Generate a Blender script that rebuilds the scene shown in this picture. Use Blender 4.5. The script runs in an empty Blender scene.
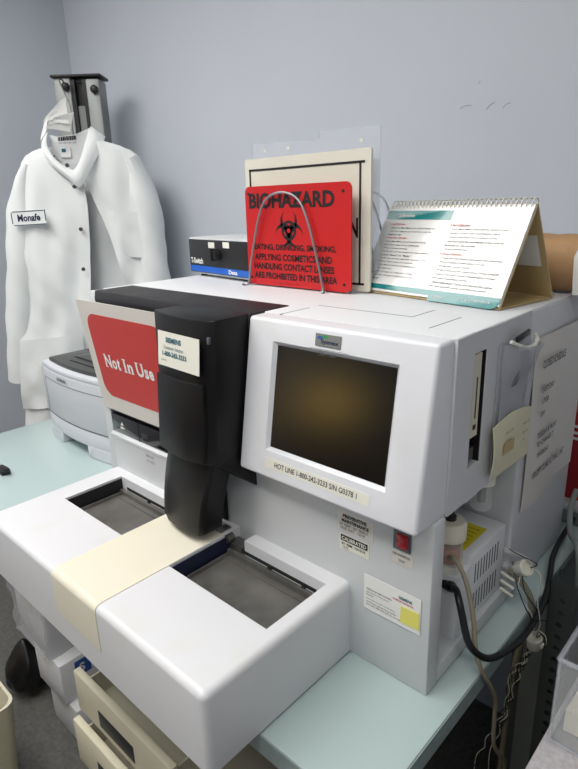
import bpy, bmesh, math, random
from mathutils import Vector, Matrix
random.seed(4)
SC = bpy.context.scene
COL = SC.collection
PI = math.pi
V = Vector

# ------------------------------------------------------------------ materials
def lin(c):
    return tuple(((x/255)/12.92 if x/255 <= .04045 else ((x/255+.055)/1.055)**2.4) for x in c)+(1,)
def mat(name, rgb, rough=.5, metal=0, spec=.5, trans=0, ior=1.45, alpha=1, coat=0, var=0, vscale=8, bump=0, bscale=200, emit=None, stretch=None, dirt=0):
    m = bpy.data.materials.new(name); m.use_nodes = True
    nt = m.node_tree; b = nt.nodes['Principled BSDF']
    c = lin(rgb)
    b.inputs['Base Color'].default_value = c
    b.inputs['Roughness'].default_value = rough
    b.inputs['Metallic'].default_value = metal
    b.inputs['Specular IOR Level'].default_value = spec
    b.inputs['Transmission Weight'].default_value = trans
    b.inputs['IOR'].default_value = ior
    b.inputs['Alpha'].default_value = alpha
    b.inputs['Coat Weight'].default_value = coat
    if emit:
        b.inputs['Emission Color'].default_value = lin(emit[0]); b.inputs['Emission Strength'].default_value = emit[1]
    if var or bump or dirt:
        tc = nt.nodes.new('ShaderNodeTexCoord')
        src = tc.outputs['Object']
        if stretch:
            mp = nt.nodes.new('ShaderNodeMapping'); mp.inputs['Scale'].default_value = stretch
            nt.links.new(src, mp.inputs['Vector']); src = mp.outputs['Vector']
    if var or dirt:
        n = nt.nodes.new('ShaderNodeTexNoise'); n.inputs['Scale'].default_value = vscale; n.inputs['Detail'].default_value = 5
        nt.links.new(src, n.inputs['Vector'])
        r = nt.nodes.new('ShaderNodeValToRGB')
        if dirt:
            r.color_ramp.elements[0].position = .27; r.color_ramp.elements[1].position = .42
            k = 1-dirt
            r.color_ramp.elements[0].color = (c[0]*k, c[1]*k, c[2]*k*.96, 1)
            r.color_ramp.elements[1].color = c
        else:
            r.color_ramp.elements[0].position = .3; r.color_ramp.elements[1].position = .7
            r.color_ramp.elements[0].color = tuple(x*(1-var) for x in c[:3])+(1,)
            r.color_ramp.elements[1].color = tuple(min(1, x*(1+var)) for x in c[:3])+(1,)
        nt.links.new(n.outputs['Fac'], r.inputs['Fac']); nt.links.new(r.outputs['Color'], b.inputs['Base Color'])
    if bump:
        n2 = nt.nodes.new('ShaderNodeTexNoise'); n2.inputs['Scale'].default_value = bscale; n2.inputs['Detail'].default_value = 3
        nt.links.new(src, n2.inputs['Vector'])
        bp = nt.nodes.new('ShaderNodeBump'); bp.inputs['Strength'].default_value = bump; bp.inputs['Distance'].default_value = .002
        nt.links.new(n2.outputs['Fac'], bp.inputs['Height']); nt.links.new(bp.outputs['Normal'], b.inputs['Normal'])
    return m
M = dict(
 wall=mat('blue_grey_wall_paint', (196,201,211), .55, var=.03, vscale=1.2, bump=.12, bscale=120),
 ceil=mat('ceiling_tile', (225,225,222), .9, bump=.3, bscale=60),
 floor=mat('grey_speckled_floor', (96,95,92), .5, var=.25, vscale=90),
 counter=mat('pale_aqua_laminate', (176,194,194), .25, var=.03, vscale=3, coat=.2),
 counter_edge=mat('worn_laminate_edge', (150,166,166), .5, var=.1, vscale=40),
 bench=mat('speckled_grey_laminate', (176,172,176), .5, var=.14, vscale=170),
 white=mat('white_enamel', (226,228,232), .38, dirt=.06, vscale=6, bump=.03, bscale=500),
 tray=mat('bright_white_plastic', (214,215,219), .35, dirt=.03, vscale=12, bump=.03, bscale=500),
 grey=mat('light_grey_enamel', (204,207,210), .42, dirt=.06, vscale=7, bump=.03, bscale=500),
 grey2=mat('grey_side_panel', (203,205,209), .45, dirt=.06, vscale=6),
 house=mat('moulded_white_housing', (222,224,230), .36, dirt=.05, vscale=9, bump=.03, bscale=500),
 cream=mat('cream_plastic', (223,218,201), .4, dirt=.03, vscale=9),
 black=mat('black_moulded_plastic', (15,15,17), .42, spec=.35, bump=.12, bscale=900, var=.2, vscale=12),
 strip=mat('charcoal_plastic', (38,36,39), .5, var=.15, vscale=14, bump=.1, bscale=600),
 gloss=mat('glossy_black_panel', (20,20,24), .12, coat=.4),
 dark=mat('dark_parts_and_shade_grey', (34,35,38), .7),
 screen=mat('dark_screen_glass', (12,13,15), .2, spec=.6, coat=0),
 steel=mat('brushed_steel', (112,110,107), .42, metal=.45, var=.38, vscale=11, bump=.15, bscale=80),
 rail=mat('dull_steel_rail', (120,120,118), .4, metal=.8),
 wire=mat('dull_steel_wire', (150,152,156), .35, metal=.7),
 chrome=mat('chrome_wire', (175,177,182), .2, metal=1),
 navy=mat('dark_blue_edge', (22,30,58), .5),
 red=mat('glossy_red_sign', (192,26,30), .3, var=.03),
 notred=mat('matt_red_print', (196,62,58), .42),
 paper=mat('white_paper', (232,232,230), .6, var=.02),
 lam=mat('laminated_white_sheet', (216,212,206), .32, var=.02),
 ink=mat('black_ink', (22,20,24), .6),
 ginky=mat('grey_ink', (96,98,104), .6),
 teal=mat('teal_print', (12,122,124), .22, coat=.4),
 tealink=mat('teal_ink', (30,96,112), .5),
 redink=mat('red_ink', (196,60,66), .5),
 blueink=mat('blue_ink', (50,88,170), .5),
 greenink=mat('green_ink', (58,150,70), .5),
 page=mat('glossy_page', (222,222,221), .25, coat=.3),
 tan=mat('tan_cardboard', (186,164,118), .6, var=.05, vscale=20),
 kraft=mat('kraft_paper', (172,136,98), .65, var=.08, vscale=14, bump=.5, bscale=30),
 sign_old=mat('aged_white_board', (216,213,200), .5, dirt=.08, vscale=16),
 blue=mat('blue_stripe', (22,92,190), .35),
 boxblk=mat('black_front_plate', (28,28,30), .4),
 beige=mat('beige_plastic', (206,200,180), .45),
 beige_c=mat('beige_cable_rubber', (150,142,122), .5),
 blk_c=mat('black_cable_rubber', (24,26,28), .4),
 coat=mat('white_cotton_twill', (229,232,233), .8, bump=.5, bscale=38, stretch=(1,1,.6)),
 coatin=mat('white_cotton_inside', (226,228,230), .85, bump=.5, bscale=30),
 thread=mat('navy_thread', (26,32,72), .7),
 snap=mat('metal_snap', (110,110,112), .3, metal=.9),
 postm=mat('grey_aluminium_post', (126,130,129), .4, metal=.2, var=.05),
 blackm=mat('black_cap_plastic', (24,24,26), .5),
 printer=mat('printer_silver_plastic', (192,195,201), .36, bump=.04, bscale=400),
 printer_lo=mat('printer_pale_plastic', (203,206,213), .4),
 pr_top=mat('printer_dark_top', (58,59,60), .35),
 cab=mat('cream_cabinet_enamel', (214,208,186), .45, dirt=.06, vscale=10),
 handle=mat('dark_recess', (34,38,42), .5),
 steelgrey=mat('dark_grey_steel', (78,84,84), .5, metal=.2, var=.1, vscale=14),
 case=mat('grey_green_case', (124,132,130), .5),
 boxw=mat('white_carton', (222,222,226), .55, var=.03),
 wrap=mat('crinkled_plastic_wrap', (214,216,222), .25, alpha=.35, bump=.9, bscale=45),
 bagblk=mat('black_bin_bag', (16,16,18), .35, bump=.8, bscale=30),
 yellow=mat('yellow_label', (222,206,40), .5),
 sticky=mat('yellow_sticky_note', (226,220,112), .6),
 envl=mat('cream_envelope', (214,210,182), .65, dirt=.05, vscale=30),
 clear=mat('clear_plastic', (235,240,242), .08, trans=.0, alpha=.16, coat=.6),
 acryl=mat('acrylic_sheet', (205,210,220), .08, alpha=.28, coat=.5),
 pouch=mat('frosted_plastic_pouch', (204,208,216), .3, alpha=.35, coat=.3, bump=.4, bscale=25),
 glass=mat('clear_glass', (240,244,244), .04, alpha=.25, coat=.8),
 amber=mat('amber_liquid', (176,104,60), .2),
 redsw=mat('red_switch', (168,22,36), .25, coat=.4),
 masking=mat('label_tape', (226,225,214), .45),
 tissue=mat('folded_paper_packets', (224,220,208), .7, var=.05, vscale=12),
 lamp=mat('lit_diffuser', (255,255,255), .5, emit=((255,252,245), 5)),
 metal_dk=mat('dark_metal', (52,52,54), .4, metal=.6),
)

# ------------------------------------------------------------------ mesh builders
class MB:
    def __init__(s): s.bm = bmesh.new()
    def _bev(s, bm, bev, seg, edges=None):
        if bev > 0:
            bmesh.ops.bevel(bm, geom=edges or bm.edges[:], offset=bev, segments=seg, affect='EDGES', profile=.5, clamp_overlap=True)
    def _add(s, bm):
        me = bpy.data.meshes.new('t'); bm.to_mesh(me); bm.free(); s.bm.from_mesh(me); bpy.data.meshes.remove(me); return s
    def box(s, x0, x1, y0, y1, z0, z1, bev=0, seg=2, mx=None):
        b = bmesh.new(); bmesh.ops.create_cube(b, size=1)
        for v in b.verts:
            v.co = V(((x0+x1)/2+v.co.x*(x1-x0), (y0+y1)/2+v.co.y*(y1-y0), (z0+z1)/2+v.co.z*(z1-z0)))
        s._bev(b, bev, seg)
        if mx: b.transform(mx)
        return s._add(b)
    def prism(s, pts, axis, a, b_, bev=0, seg=2, mx=None):
        """pts polygon in the plane; axis 'x': pts=(y,z); 'y': pts=(x,z); 'z': pts=(x,y)"""
        f = {'x': lambda p, t: V((t, p[0], p[1])), 'y': lambda p, t: V((p[0], t, p[1])), 'z': lambda p, t: V((p[0], p[1], t))}[axis]
        b = bmesh.new(); lo = [b.verts.new(f(p, a)) for p in pts]; hi = [b.verts.new(f(p, b_)) for p in pts]
        b.faces.new(lo); b.faces.new(hi); n = len(pts)
        for i in range(n): b.faces.new((lo[i], lo[(i+1) % n], hi[(i+1) % n], hi[i]))
        bmesh.ops.recalc_face_normals(b, faces=b.faces[:])
        s._bev(b, bev, seg)
        if mx: b.transform(mx)
        return s._add(b)
    def slab(s, o, x, u, w, h, t, pts=None, bev=0):
        """flat piece on a surface: o lower-left, x/u unit directions, outline pts in 0..1, thickness t outward"""
        o, x, u = V(o), V(x).normalized(), V(u).normalized(); n = x.cross(u)
        pts = pts or [(0, 0), (1, 0), (1, 1), (0, 1)]
        b = bmesh.new()
        lo = [b.verts.new(o+x*p[0]*w+u*p[1]*h) for p in pts]; hi = [b.verts.new(o+x*p[0]*w+u*p[1]*h+n*t) for p in pts]
        b.faces.new(lo[::-1]); b.faces.new(hi); k = len(pts)
        for i in range(k): b.faces.new((lo[i], lo[(i+1) % k], hi[(i+1) % k], hi[i]))
        s._bev(b, bev, 1)
        return s._add(b)
    def tube(s, pts, r, seg=8, smooth=0, cap=True):
        pts = [V(p) for p in pts]
        if smooth: pts = spline(pts, smooth)
        b = bmesh.new(); rings = []
        up = V((0, 0, 1))
        t0 = (pts[1]-pts[0]).normalized()
        a = t0.orthogonal().normalized()
        for i, p in enumerate(pts):
            t = (pts[min(i+1, len(pts)-1)]-pts[max(i-1, 0)]).normalized()
            a = (a-t*a.dot(t)); a = a.normalized() if a.length > 1e-6 else t.orthogonal().normalized()
            c = t.cross(a); rr = r(i/(len(pts)-1)) if callable(r) else r
            rings.append([b.verts.new(p+(a*math.cos(2*PI*k/seg)+c*math.sin(2*PI*k/seg))*rr) for k in range(seg)])
        for i in range(len(rings)-1):
            for k in range(seg):
                b.faces.new((rings[i][k], rings[i][(k+1) % seg], rings[i+1][(k+1) % seg], rings[i+1][k]))
        if cap: b.faces.new(rings[0][::-1]); b.faces.new(rings[-1])
        bmesh.ops.recalc_face_normals(b, faces=b.faces[:])
        return s._add(b)
    def lathe(s, c, prof, seg=24, axis='z', mx=None):
        c = V(c); b = bmesh.new(); rings = []
        for r, h in prof:
            ring = []
            for k in range(seg):
                a = 2*PI*k/seg
                p = {'z': V((r*math.cos(a), r*math.sin(a), h)), 'y': V((r*math.cos(a), h, r*math.sin(a))), 'x': V((h, r*math.cos(a), r*math.sin(a)))}[axis]
                ring.append(b.verts.new(c+p))
            rings.append(ring)
        for i in range(len(rings)-1):
            for k in range(seg):
                b.faces.new((rings[i][k], rings[i][(k+1) % seg], rings[i+1][(k+1) % seg], rings[i+1][k]))
        b.faces.new(rings[0]); b.faces.new(rings[-1])
        bmesh.ops.recalc_face_normals(b, faces=b.faces[:])
        if mx: b.transform(mx)
        return s._add(b)
def spline(P, n):
    out = []
    for i in range(len(P)-1):
        p0, p1, p2, p3 = P[max(i-1, 0)], P[i], P[i+1], P[min(i+2, len(P)-1)]
        for k in range(n):
            t = k/n
            out.append(.5*((2*p1)+(p2-p0)*t+(2*p0-5*p1+4*p2-p3)*t*t+(3*p1-p0-3*p2+p3)*t**3))
    out.append(P[-1]); return out
def rr(w, h, r, n=5):
    pts = []
    for cx, cy, a in ((w-r, h-r, 0), (r, h-r, 90), (r, r, 180), (w-r, r, 270)):
        for k in range(n+1):
            t = math.radians(a+90*k/n); pts.append(((cx+r*math.cos(t))/w, (cy+r*math.sin(t))/h))
    return pts

# ------------------------------------------------------------------ objects
INV = {}
def link(name, bm, m, inv=None, smooth=True):
    if inv is not None: bm.transform(inv)
    me = bpy.data.meshes.new(name); bm.to_mesh(me); bm.free()
    ms = m if isinstance(m, (list, tuple)) else [m]
    for q in ms: me.materials.append(q)
    if smooth:
        for p in me.polygons: p.use_smooth = True
        me.set_sharp_from_angle(angle=math.radians(38))
    o = bpy.data.objects.new(name, me); COL.objects.link(o); return o
def tag(o, label=None, cat=None, group=None, kind=None):
    for k, v in (('label', label), ('category', cat), ('group', group), ('kind', kind)):
        if v: o[k] = v
    return o
def thing(name, label, cat, loc=(0, 0, 0), rz=0, group=None, local=False):
    o = bpy.data.objects.new(name, None); COL.objects.link(o); o.empty_display_size = .05
    o.location = loc; o.rotation_euler = (0, 0, rz); tag(o, label, cat, group)
    INV[o.name] = None if local else (Matrix.Translation(loc) @ Matrix.Rotation(rz, 4, 'Z')).inverted()
    return o
def part(name, mb, m, parent, label=None, smooth=True):
    bm = mb.bm if isinstance(mb, MB) else mb
    o = link(name, bm, m, INV[parent.name], smooth); o.parent = parent; INV[o.name] = INV[parent.name]
    if label: o['label'] = label
    return o
def solo(name, mb, m, label, cat, at=(0, 0, 0), group=None, kind=None, smooth=True):
    bm = mb.bm if isinstance(mb, MB) else mb
    o = link(name, bm, m, Matrix.Translation(-V(at)), smooth); o.location = at; INV[o.name] = Matrix.Translation(-V(at))
    tag(o, label, cat, group, kind); return o
def struct(name, mb, m):
    o = link(name, mb.bm, m); o['kind'] = 'structure'; return o
def textbm(lines):
    """lines: (string, o lower-left, x, u, width, height, shear) -> one bmesh of flat lettering 0.2 mm thick"""
    out = bmesh.new()
    for ln in lines:
        s, o, x, u, w, h = ln[:6]
        cu = bpy.data.curves.new('t', 'FONT'); cu.body = s; cu.size = 1; cu.resolution_u = 3
        cu.offset = ln[6] if len(ln) > 6 else 0
        ob = bpy.data.objects.new('t', cu); COL.objects.link(ob)
        dg = bpy.context.evaluated_depsgraph_get(); dg.update()
        me = bpy.data.meshes.new_from_object(ob.evaluated_get(dg))
        bpy.data.objects.remove(ob); bpy.data.curves.remove(cu)
        if not me.vertices: continue
        xs = [v.co.x for v in me.vertices]; ys = [v.co.y for v in me.vertices]
        x0, x1, y0, y1 = min(xs), max(xs), min(ys), max(ys)
        if not w: w = h*(x1-x0)/(y1-y0)
        o, x, u = V(o), V(x).normalized(), V(u).normalized(); n = x.cross(u)
        for v in me.vertices:
            v.co = o+x*((v.co.x-x0)/(x1-x0)*w)+u*((v.co.y-y0)/(y1-y0)*h)+n*.0003
        out.from_mesh(me); bpy.data.meshes.remove(me)
    return out
def text(name, lines, m, parent, label=None):
    if len(lines) > 9: return part(name, textbm(lines), m, parent, label, smooth=False)
    for ln in lines: o = part(name, textbm([ln]), m, parent, label, smooth=False)
    return o
FX, FU = (1, 0, 0), (0, 0, 1)        # front faces, seen from -y
SX = (0, 1, 0)                        # right-hand faces, seen from +x

# ================================================================== SETTING
struct('floor', MB().box(-2.45, 3.2, -3.2, .97, -.95, -.85), M['floor'])
struct('wall_back', MB().box(-2.45, 3.2, .85, .97, -.85, 1.85), M['wall'])
struct('wall_left', MB().box(-2.45, -2.33, -3.2, .85, -.85, 1.85), M['wall'])
struct('ceiling', MB().box(-2.45, 3.2, -3.2, .97, 1.85, 1.95), M['ceil'])

wl = bpy.data.objects['wall_back']; INV[wl.name] = Matrix.Identity(4)
g = MB()
for x0, z0, x1, z1 in ((-.438, .914, -.438+.03, .914+.004), (-.438+.07, .914-.01, -.438+.09, .914+.004), (-.438+.11, .914-.012, -.438+.13, .914-.002), (-.438+.045, .914+.05, -.438+.05, .914+.054)):
    g.tube([(x0, .8498, z0), ((x0+x1)/2, .8495, (z0+z1)/2+.003), (x1, .8498, z1)], .0008, 5, 3)
part('scuff_mark', g, mat('scuff_grey', (150,152,160), .7), wl, 'faint scuff marks')

# ================================================================== COUNTERS
c = thing('counter', 'pale aqua laminate counter carrying the white analyzer and the printer', 'counter', (-.78, .32, -.85))
part('worktop', MB().box(-1.607, .04, -.205, .84, -.036, 0, .004, 2), M['counter'], c)
part('support_panel', MB().box(-.02, .02, .4, .8, -.85, -.036, .002), M['steelgrey'], c, 'dark grey steel end panel')
part('edge_band', MB().box(.0402, .0412, -.205, .60, -.035, -.002).box(-1.6, .04, -.2062, -.2052, -.035, -.002), M['counter_edge'], c, 'worn grey edge of the worktop')
part('support_panel', MB().box(-1.58, -1.55, .45, .82, -.85, -.036, .002), M['steelgrey'], c, 'dark grey steel end panel')
b = thing('side_bench', 'speckled grey bench top at the lower right corner', 'counter', (.7, .0, -.85))
part('worktop', MB().box(.152, 1.2, -.8, .36, -.04, 0, .003), M['bench'], b)
part('base', MB().box(.19, 1.18, -.75, .34, -.85, -.04), M['steelgrey'], b)

# ================================================================== ANALYZER
an = thing('blood_coagulation_analyzer', 'large white laboratory analyzer with dark screen, black sampler cover and twin sample wells', 'analyzer', (-.417, .28, 0))
g = MB()
g.box(-.84, -.2, .012, .56, 0.004, .5325, .006, 3)
part('main_cabinet', g, M['white'], an)
g = MB()                       # front fascia below the screen
g.prism([(-.60, .0), (0, .0), (0, .2865), (-.60, .2865)], 'y', 0, .033, .004, 2)
part('front_fascia', g, M['grey'], an)
g = MB()                       # upper right side with the drive slot opening
y0, y1, z0, z1 = .034, .275, .284, .534
sy0, sy1, sz0, sz1 = .087, .121, .338, .505
g.box(-.2, -.03, y0, y1, z0, z1)
g.box(-.03, 0, y0, sy0, z0, z1, .0015, 1); g.box(-.03, 0, sy1, y1, z0, z1, .0015, 1)
g.box(-.03, 0, sy0-.002, sy1+.002, z0, sz0); g.box(-.03, 0, sy0-.002, sy1+.002, sz1, z1)
part('side_panel', g, M['grey2'], an)
g = MB(); g.box(-.031, -.0295, sy0, sy1, sz0, sz1); g.box(-.03, -.0008, sy1-.0012, sy1+.001, sz0, sz1); part('slot_shade', g, M['ink'], an, 'black faces standing for the shade inside the side slot')  # shade in the slot painted as black faces
g = MB(); g.box(-.03, -.0005, sy0+.0005, sy1-.0125, sz0+.045, sz1-.002)
dv = part('disk_drive', g, M['beige'], an, 'beige floppy drive seen through the side slot')
g = MB(); g.box(-.001, -.0001, sy0+.010, sy0+.013, .41, .47); g.box(-.001, .0001, sy0+.007, sy0+.015, .394, .401)
part('drive_slot', g, M['ink'], dv)
g = MB(); g.box(-.03, -.006, sy0+.002, sy1-.008, sz0+.006, sz0+.024)
part('drive_bracket', g, M['rail'], an)
g = MB(); g.box(-.2, 0, .277, .56, .004, .534, .005, 3)
part('rear_panel', g, M['grey2'], an)
g = MB(); g.box(-.2, 0, .033, .277, .004, .034, .003); g.box(-.2, -.19, .033, .277, .03, .284)
part('bay_floor', g, M['grey'], an)
g = MB(); g.box(-.839, -.0015, .0335, .559, .5318, .5348, .0015, 2)
part('top_panel', g, M['white'], an)
g = MB()                       # panel seams and screws on the top
for a, b_ in (((-.30, .125), (-.12, .125)), ((-.12, .125), (-.12, .19)), ((-.06, .07), (-.06, .16)), ((-.30, .10), (-.30, .03))):
    x0, x1 = sorted((a[0], b_[0])); yy0, yy1 = sorted((a[1], b_[1]))
    g.box(x0-.0006, x1+.0006, yy0-.0006, yy1+.0006, .5342, .5352)
part('panel_seam', g, M['ginky'], an)

# monitor housing (slanted face with a sunken screen)
HX0, HX1 = -.338, -.004
ft, fb = V((0, -.002, .534)), V((0, -.042, .286))
U = (ft-fb).normalized(); Lf = (ft-fb).length
def fp(x, s): return V((x, fb.y, fb.z))+U*s         # a point on the slanted face
N = V(FX).cross(U)
S0, S1 = (.338-.286)/U.z, (.338-.286)/U.z+.1585
SX0, SX1 = -.2745, -.0635
bm = bmesh.new()
A = [bm.verts.new(fp(HX0, 0)), bm.verts.new(fp(HX1, 0)), bm.verts.new(fp(HX1, Lf)), bm.verts.new(fp(HX0, Lf))]
Bk = [bm.verts.new((HX0, .033, .284)), bm.verts.new((HX1, .033, .284)), bm.verts.new((HX1, .033, .534)), bm.verts.new((HX0, .033, .534))]
def rect(e, d): return [bm.verts.new(fp(SX0-e, S0-e)-N*d), bm.verts.new(fp(SX1+e, S0-e)-N*d), bm.verts.new(fp(SX1+e, S1+e)-N*d), bm.verts.new(fp(SX0-e, S1+e)-N*d)]
R1 = rect(.007, 0); R2 = rect(.001, .007)
oe = []
for i in range(4):
    j = (i+1) % 4
    bm.faces.new((A[i], A[j], R1[j], R1[i])); bm.faces.new((R1[i], R1[j], R2[j], R2[i]))
    bm.faces.new((A[j], A[i], Bk[i], Bk[j]))
bm.faces.new(R2); bm.faces.new(Bk[::-1])
bm.edges.ensure_lookup_table()
for e in bm.edges:
    vs = set(e.verts)
    if vs <= set(A) or (len(vs & set(A)) == 1 and len(vs & set(Bk)) == 1): oe.append(e)
bmesh.ops.recalc_face_normals(bm, faces=bm.faces[:])
bmesh.ops.bevel(bm, geom=oe, offset=.006, segments=4, affect='EDGES', profile=.5)
hs = part('monitor_housing', bm, M['house'], an)
g = MB().slab(fp(SX0-.001, S0-.001)-N*.0065, FX, U, SX1-SX0+.002, S1-S0+.002, .001)
part('screen', g, M['screen'], an)
bd = part('badge', MB().slab(fp(-.198, .2235), FX, U, .046, .018, .0015, bev=.0005), M['postm'], an, 'silver maker badge above the screen')
text('badge_lettering', [('Sysmex', fp(-.187, .226)+N*.0016, FX, U, .032, .008, .02)], M['thread'], bd)
g = MB().slab(fp(-.195, .2335)+N*.0016, FX, U, .013, .005, .0003, [(0, .2), (.6, 0), (1, .6), (.3, 1)])
part('badge_mark', g, M['blueink'], bd)
part('badge_mark', MB().slab(fp(-.186, .2355)+N*.0016, FX, U, .012, .005, .0003, [(0, .2), (.6, 0), (1, .6), (.3, 1)]), M['greenink'], bd, 'small green leaf mark')
text('model_lettering', [('CA-1500', fp(-.19, .2105), FX, U, .03, .005)], M['ginky'], hs)
part('badge_rule', MB().slab(fp(-.208, .219), FX, U, .07, .0006, .0002), M['ginky'], hs)
lb = part('label_tape', MB().slab(fp(-.279, .0185), FX, U, .199, .0165, .0004), M['masking'], an, 'white hotline label strip under the screen')
text('label_lettering', [('HOT LINE 1-800-242-3233 S/N G0378 1', fp(-.258, .0225)+N*.0005, FX, U, .158, .0085, .01)], M['ink'], lb)

# black strip, door behind the sign
g = MB(); g.prism([(-.003, .52), (.0, .5365), (.093, .5365), (.093, .5), (.0, .5)], 'x', -.815, HX0-.0005, .002, 2)
part('top_strip', g, M['strip'], an)
g = MB(); g.box(-.808, -.47, .002, .02, .266, .519, .002)
part('upper_door', g, M['strip'], an)
g = MB(); g.box(-.84, -.812, 0, .02, .004, .534, .003)
part('corner_post', g, M['grey'], an)
d = part('operation_panel', MB().box(-.806, -.60, -.004, .014, .222, .265, .002), M['gloss'], an, 'glossy black strip with eject symbol')
g = MB(); g.slab((-.768, -.0045, .244), FX, FU, .012, .008, .0004, [(0, 0), (1, 0), (.5, 1)]); g.slab((-.769, -.0045, .236), FX, FU, .015, .004, .0004)
part('eject_symbol', g, M['masking'], d)
part('button', MB().box(-.686, -.66, -.0055, -.003, .236, .246, .001), M['strip'], d)
part('panel_seam', MB().box(-.6995, -.698, -.0046, -.003, .222, .265), M['ink'], d)
g = MB(); g.prism([(-.012, .218), (-.008, .222), (.012, .222), (.012, .06), (-.004, .06), (-.007, .205)], 'x', -.804, -.56, .001, 1)
pk = part('lower_left_cover', g, M['grey'], an)
text('cover_lettering', [('SERIAL 4021', (-.675, -.0068, .196), FX, FU, .03, .006), ('LOT CHECK', (-.675, -.0064, .184), FX, FU, .03, .006)], M['ginky'], pk)

# black sampler cover, upper and lower
def loft(levels, bev=0):
    """levels: list of (z, [(x, y), ...]) with equal counts"""
    bm = bmesh.new(); R_ = [[bm.verts.new((p[0], p[1], z)) for p in ps] for z, ps in levels]; n = len(R_[0])
    for i in range(len(R_)-1):
        for k in range(n): bm.faces.new((R_[i][k], R_[i][(k+1) % n], R_[i+1][(k+1) % n], R_[i+1][k]))
    bm.faces.new(R_[0]); bm.faces.new(R_[-1]); bmesh.ops.recalc_face_normals(bm, faces=bm.faces[:])
    if bev: bmesh.ops.bevel(bm, geom=[e for e in bm.edges if e.calc_face_angle(0) > .6], offset=bev, segments=2, affect='EDGES', profile=.5)
    me = bpy.data.meshes.new('t'); bm.to_mesh(me); bm.free(); mb = MB(); mb.bm.from_mesh(me); bpy.data.meshes.remove(me); return mb
def cprof(xl, xr, yf): return [(xl+.003, .02), (xl, yf+.010), (xl+.012, yf+.002), (xl+.05, yf-.007), ((xl+xr)/2+.012, yf-.011), (xr-.04, yf-.010), (xr-.012, yf-.004), (xr, yf+.004), (xr, .02)]
g = loft([(.536, cprof(-.507, -.341, -.073)), (.386, cprof(-.498, -.341, -.083)), (.384, cprof(-.486, -.341, -.083)), (.303, cprof(-.480, -.341, -.091))], .002)
g.prism([(-.085, .303), (-.085, .306), (.015, .306), (.015, .232), (0, .234)], 'x', -.475, -.3415, .002, 2)
sc = part('sampler_cover', g, M['black'], an)
def fpn(z):
    t = (.436-z)/.133; yf = -.080-.011*t-.0125; xl, xr = -.480+.003*t, -.356
    return (z, [(xl, yf+.02), (xl, yf+.004), (xl+.045, yf-.003), ((xl+xr)/2+.012, yf-.0055), (xr-.035, yf-.004), (xr, yf+.002), (xr, yf+.02)])
g = loft([fpn(.436), fpn(.306)], .0015)
part('cover_front_panel', g, M['black'], sc)
lv = []
for k in range(9):
    t = k/8; z = .300-.150*t; bul = .005*math.sin(PI*t)
    xl, xr, yf = -.488-.032*t, -.356-.042*t, -.084-bul-.004*t
    lv.append((z, [(xl, yf+.05), (xl, yf+.012), (xl+.03, yf-.001), (xl+.07, yf-.006), (xr-.03, yf-.006), (xr-.006, yf), (xr, yf+.008), (xr, yf+.05)]))
part('lower_sampler_cover', loft(lv, .0015), M['black'], an)
lx = V((.100, -.006, 0)); o = V((-.472, -.0875, .452))
SUp = V((0, .09, 1)).normalized()
lbl = part('hotline_sticker', MB().slab(o, lx, SUp, .116, .057, .0008), M['masking'], an, 'white sticker with teal maker name and phone number')
lxn = lx.normalized(); on = lxn.cross(SUp)*.0012
text('sticker_lettering', [('SIEMENS', o+lxn*.024+SUp*.040+on, lx, SUp, .044, .0085, .035), ('Customer Solution', o+lxn*.018+SUp*.029+on, lx, SUp, .056, .006),
     ('1-800-242-3233', o+lxn*.014+SUp*.0175+on, lx, SUp, .068, .008, .03), ('System', o+lxn*.01+SUp*.008+on, lx, SUp, .016, .004)], M['tealink'], lbl)
part('clip', MB().box(-.352, -.347, -.0795, -.074, .500, .511, .0008), M['ginky'], sc, 'small grey clip')
# probe mechanism below the cover
g = MB(); g.box(-.446, -.424, -.004, 0.002, .135, .205, .002); part('slot', g, M['ink'], an)
g = MB(); g.tube([(-.452, -.025, .085), (-.452, -.025, .2)], .006, 12); g.tube([(-.452, -.025, .19), (-.452, -.025, .25)], .003, 8)
part('probe_rod', g, M['rail'], an)
g = MB(); g.box(-.45, -.36, -.03, -.005, .100, .116, .002); g.box(-.42, -.402, -.04, -.012, .113, .136, .003); g.lathe((-.39, -.03, .125), [(.008, -.008), (.008, .008)], 12, 'y')
g.box(-.44, -.435, -.05, -.01, .1, .145)
part('transport_bracket', g, M['rail'], an)

# tray with two wells
xs = [-.812, -.752, -.535, -.393, -.352, -.165, -.139]; ys = [-.295, -.16, -.028, .0]; ZT, ZB, ZW = .133, .004, .092
bm = bmesh.new(); vg = {}
def tv(i, j, z):
    k = (i, j, z)
    if k not in vg: vg[k] = bm.verts.new((xs[i], ys[j], z))
    return vg[k]
holes = {(1, 1), (3, 1), (4, 1), (3, 2)}
nx, ny = len(xs)-1, len(ys)-1
for i in range(nx):
    for j in range(ny):
        if (i, j) in holes: continue
        bm.faces.new((tv(i, j, ZT), tv(i+1, j, ZT), tv(i+1, j+1, ZT), tv(i, j+1, ZT)))
        for (di, dj, a, b_) in ((-1, 0, (i, j), (i, j+1)), (1, 0, (i+1, j), (i+1, j+1)), (0, -1, (i, j), (i+1, j)), (0, 1, (i, j+1), (i+1, j+1))):
            q = (i+di, j+dj)
            if q in holes: bm.faces.new((tv(*a, ZT), tv(*b_, ZT), tv(*b_, ZW), tv(*a, ZW)))
            elif not (0 <= q[0] < nx and 0 <= q[1] < ny): bm.faces.new((tv(*a, ZT), tv(*b_, ZT), tv(*b_, ZB), tv(*a, ZB)))
bmesh.ops.recalc_face_normals(bm, faces=bm.faces[:])
oe = []
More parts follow.
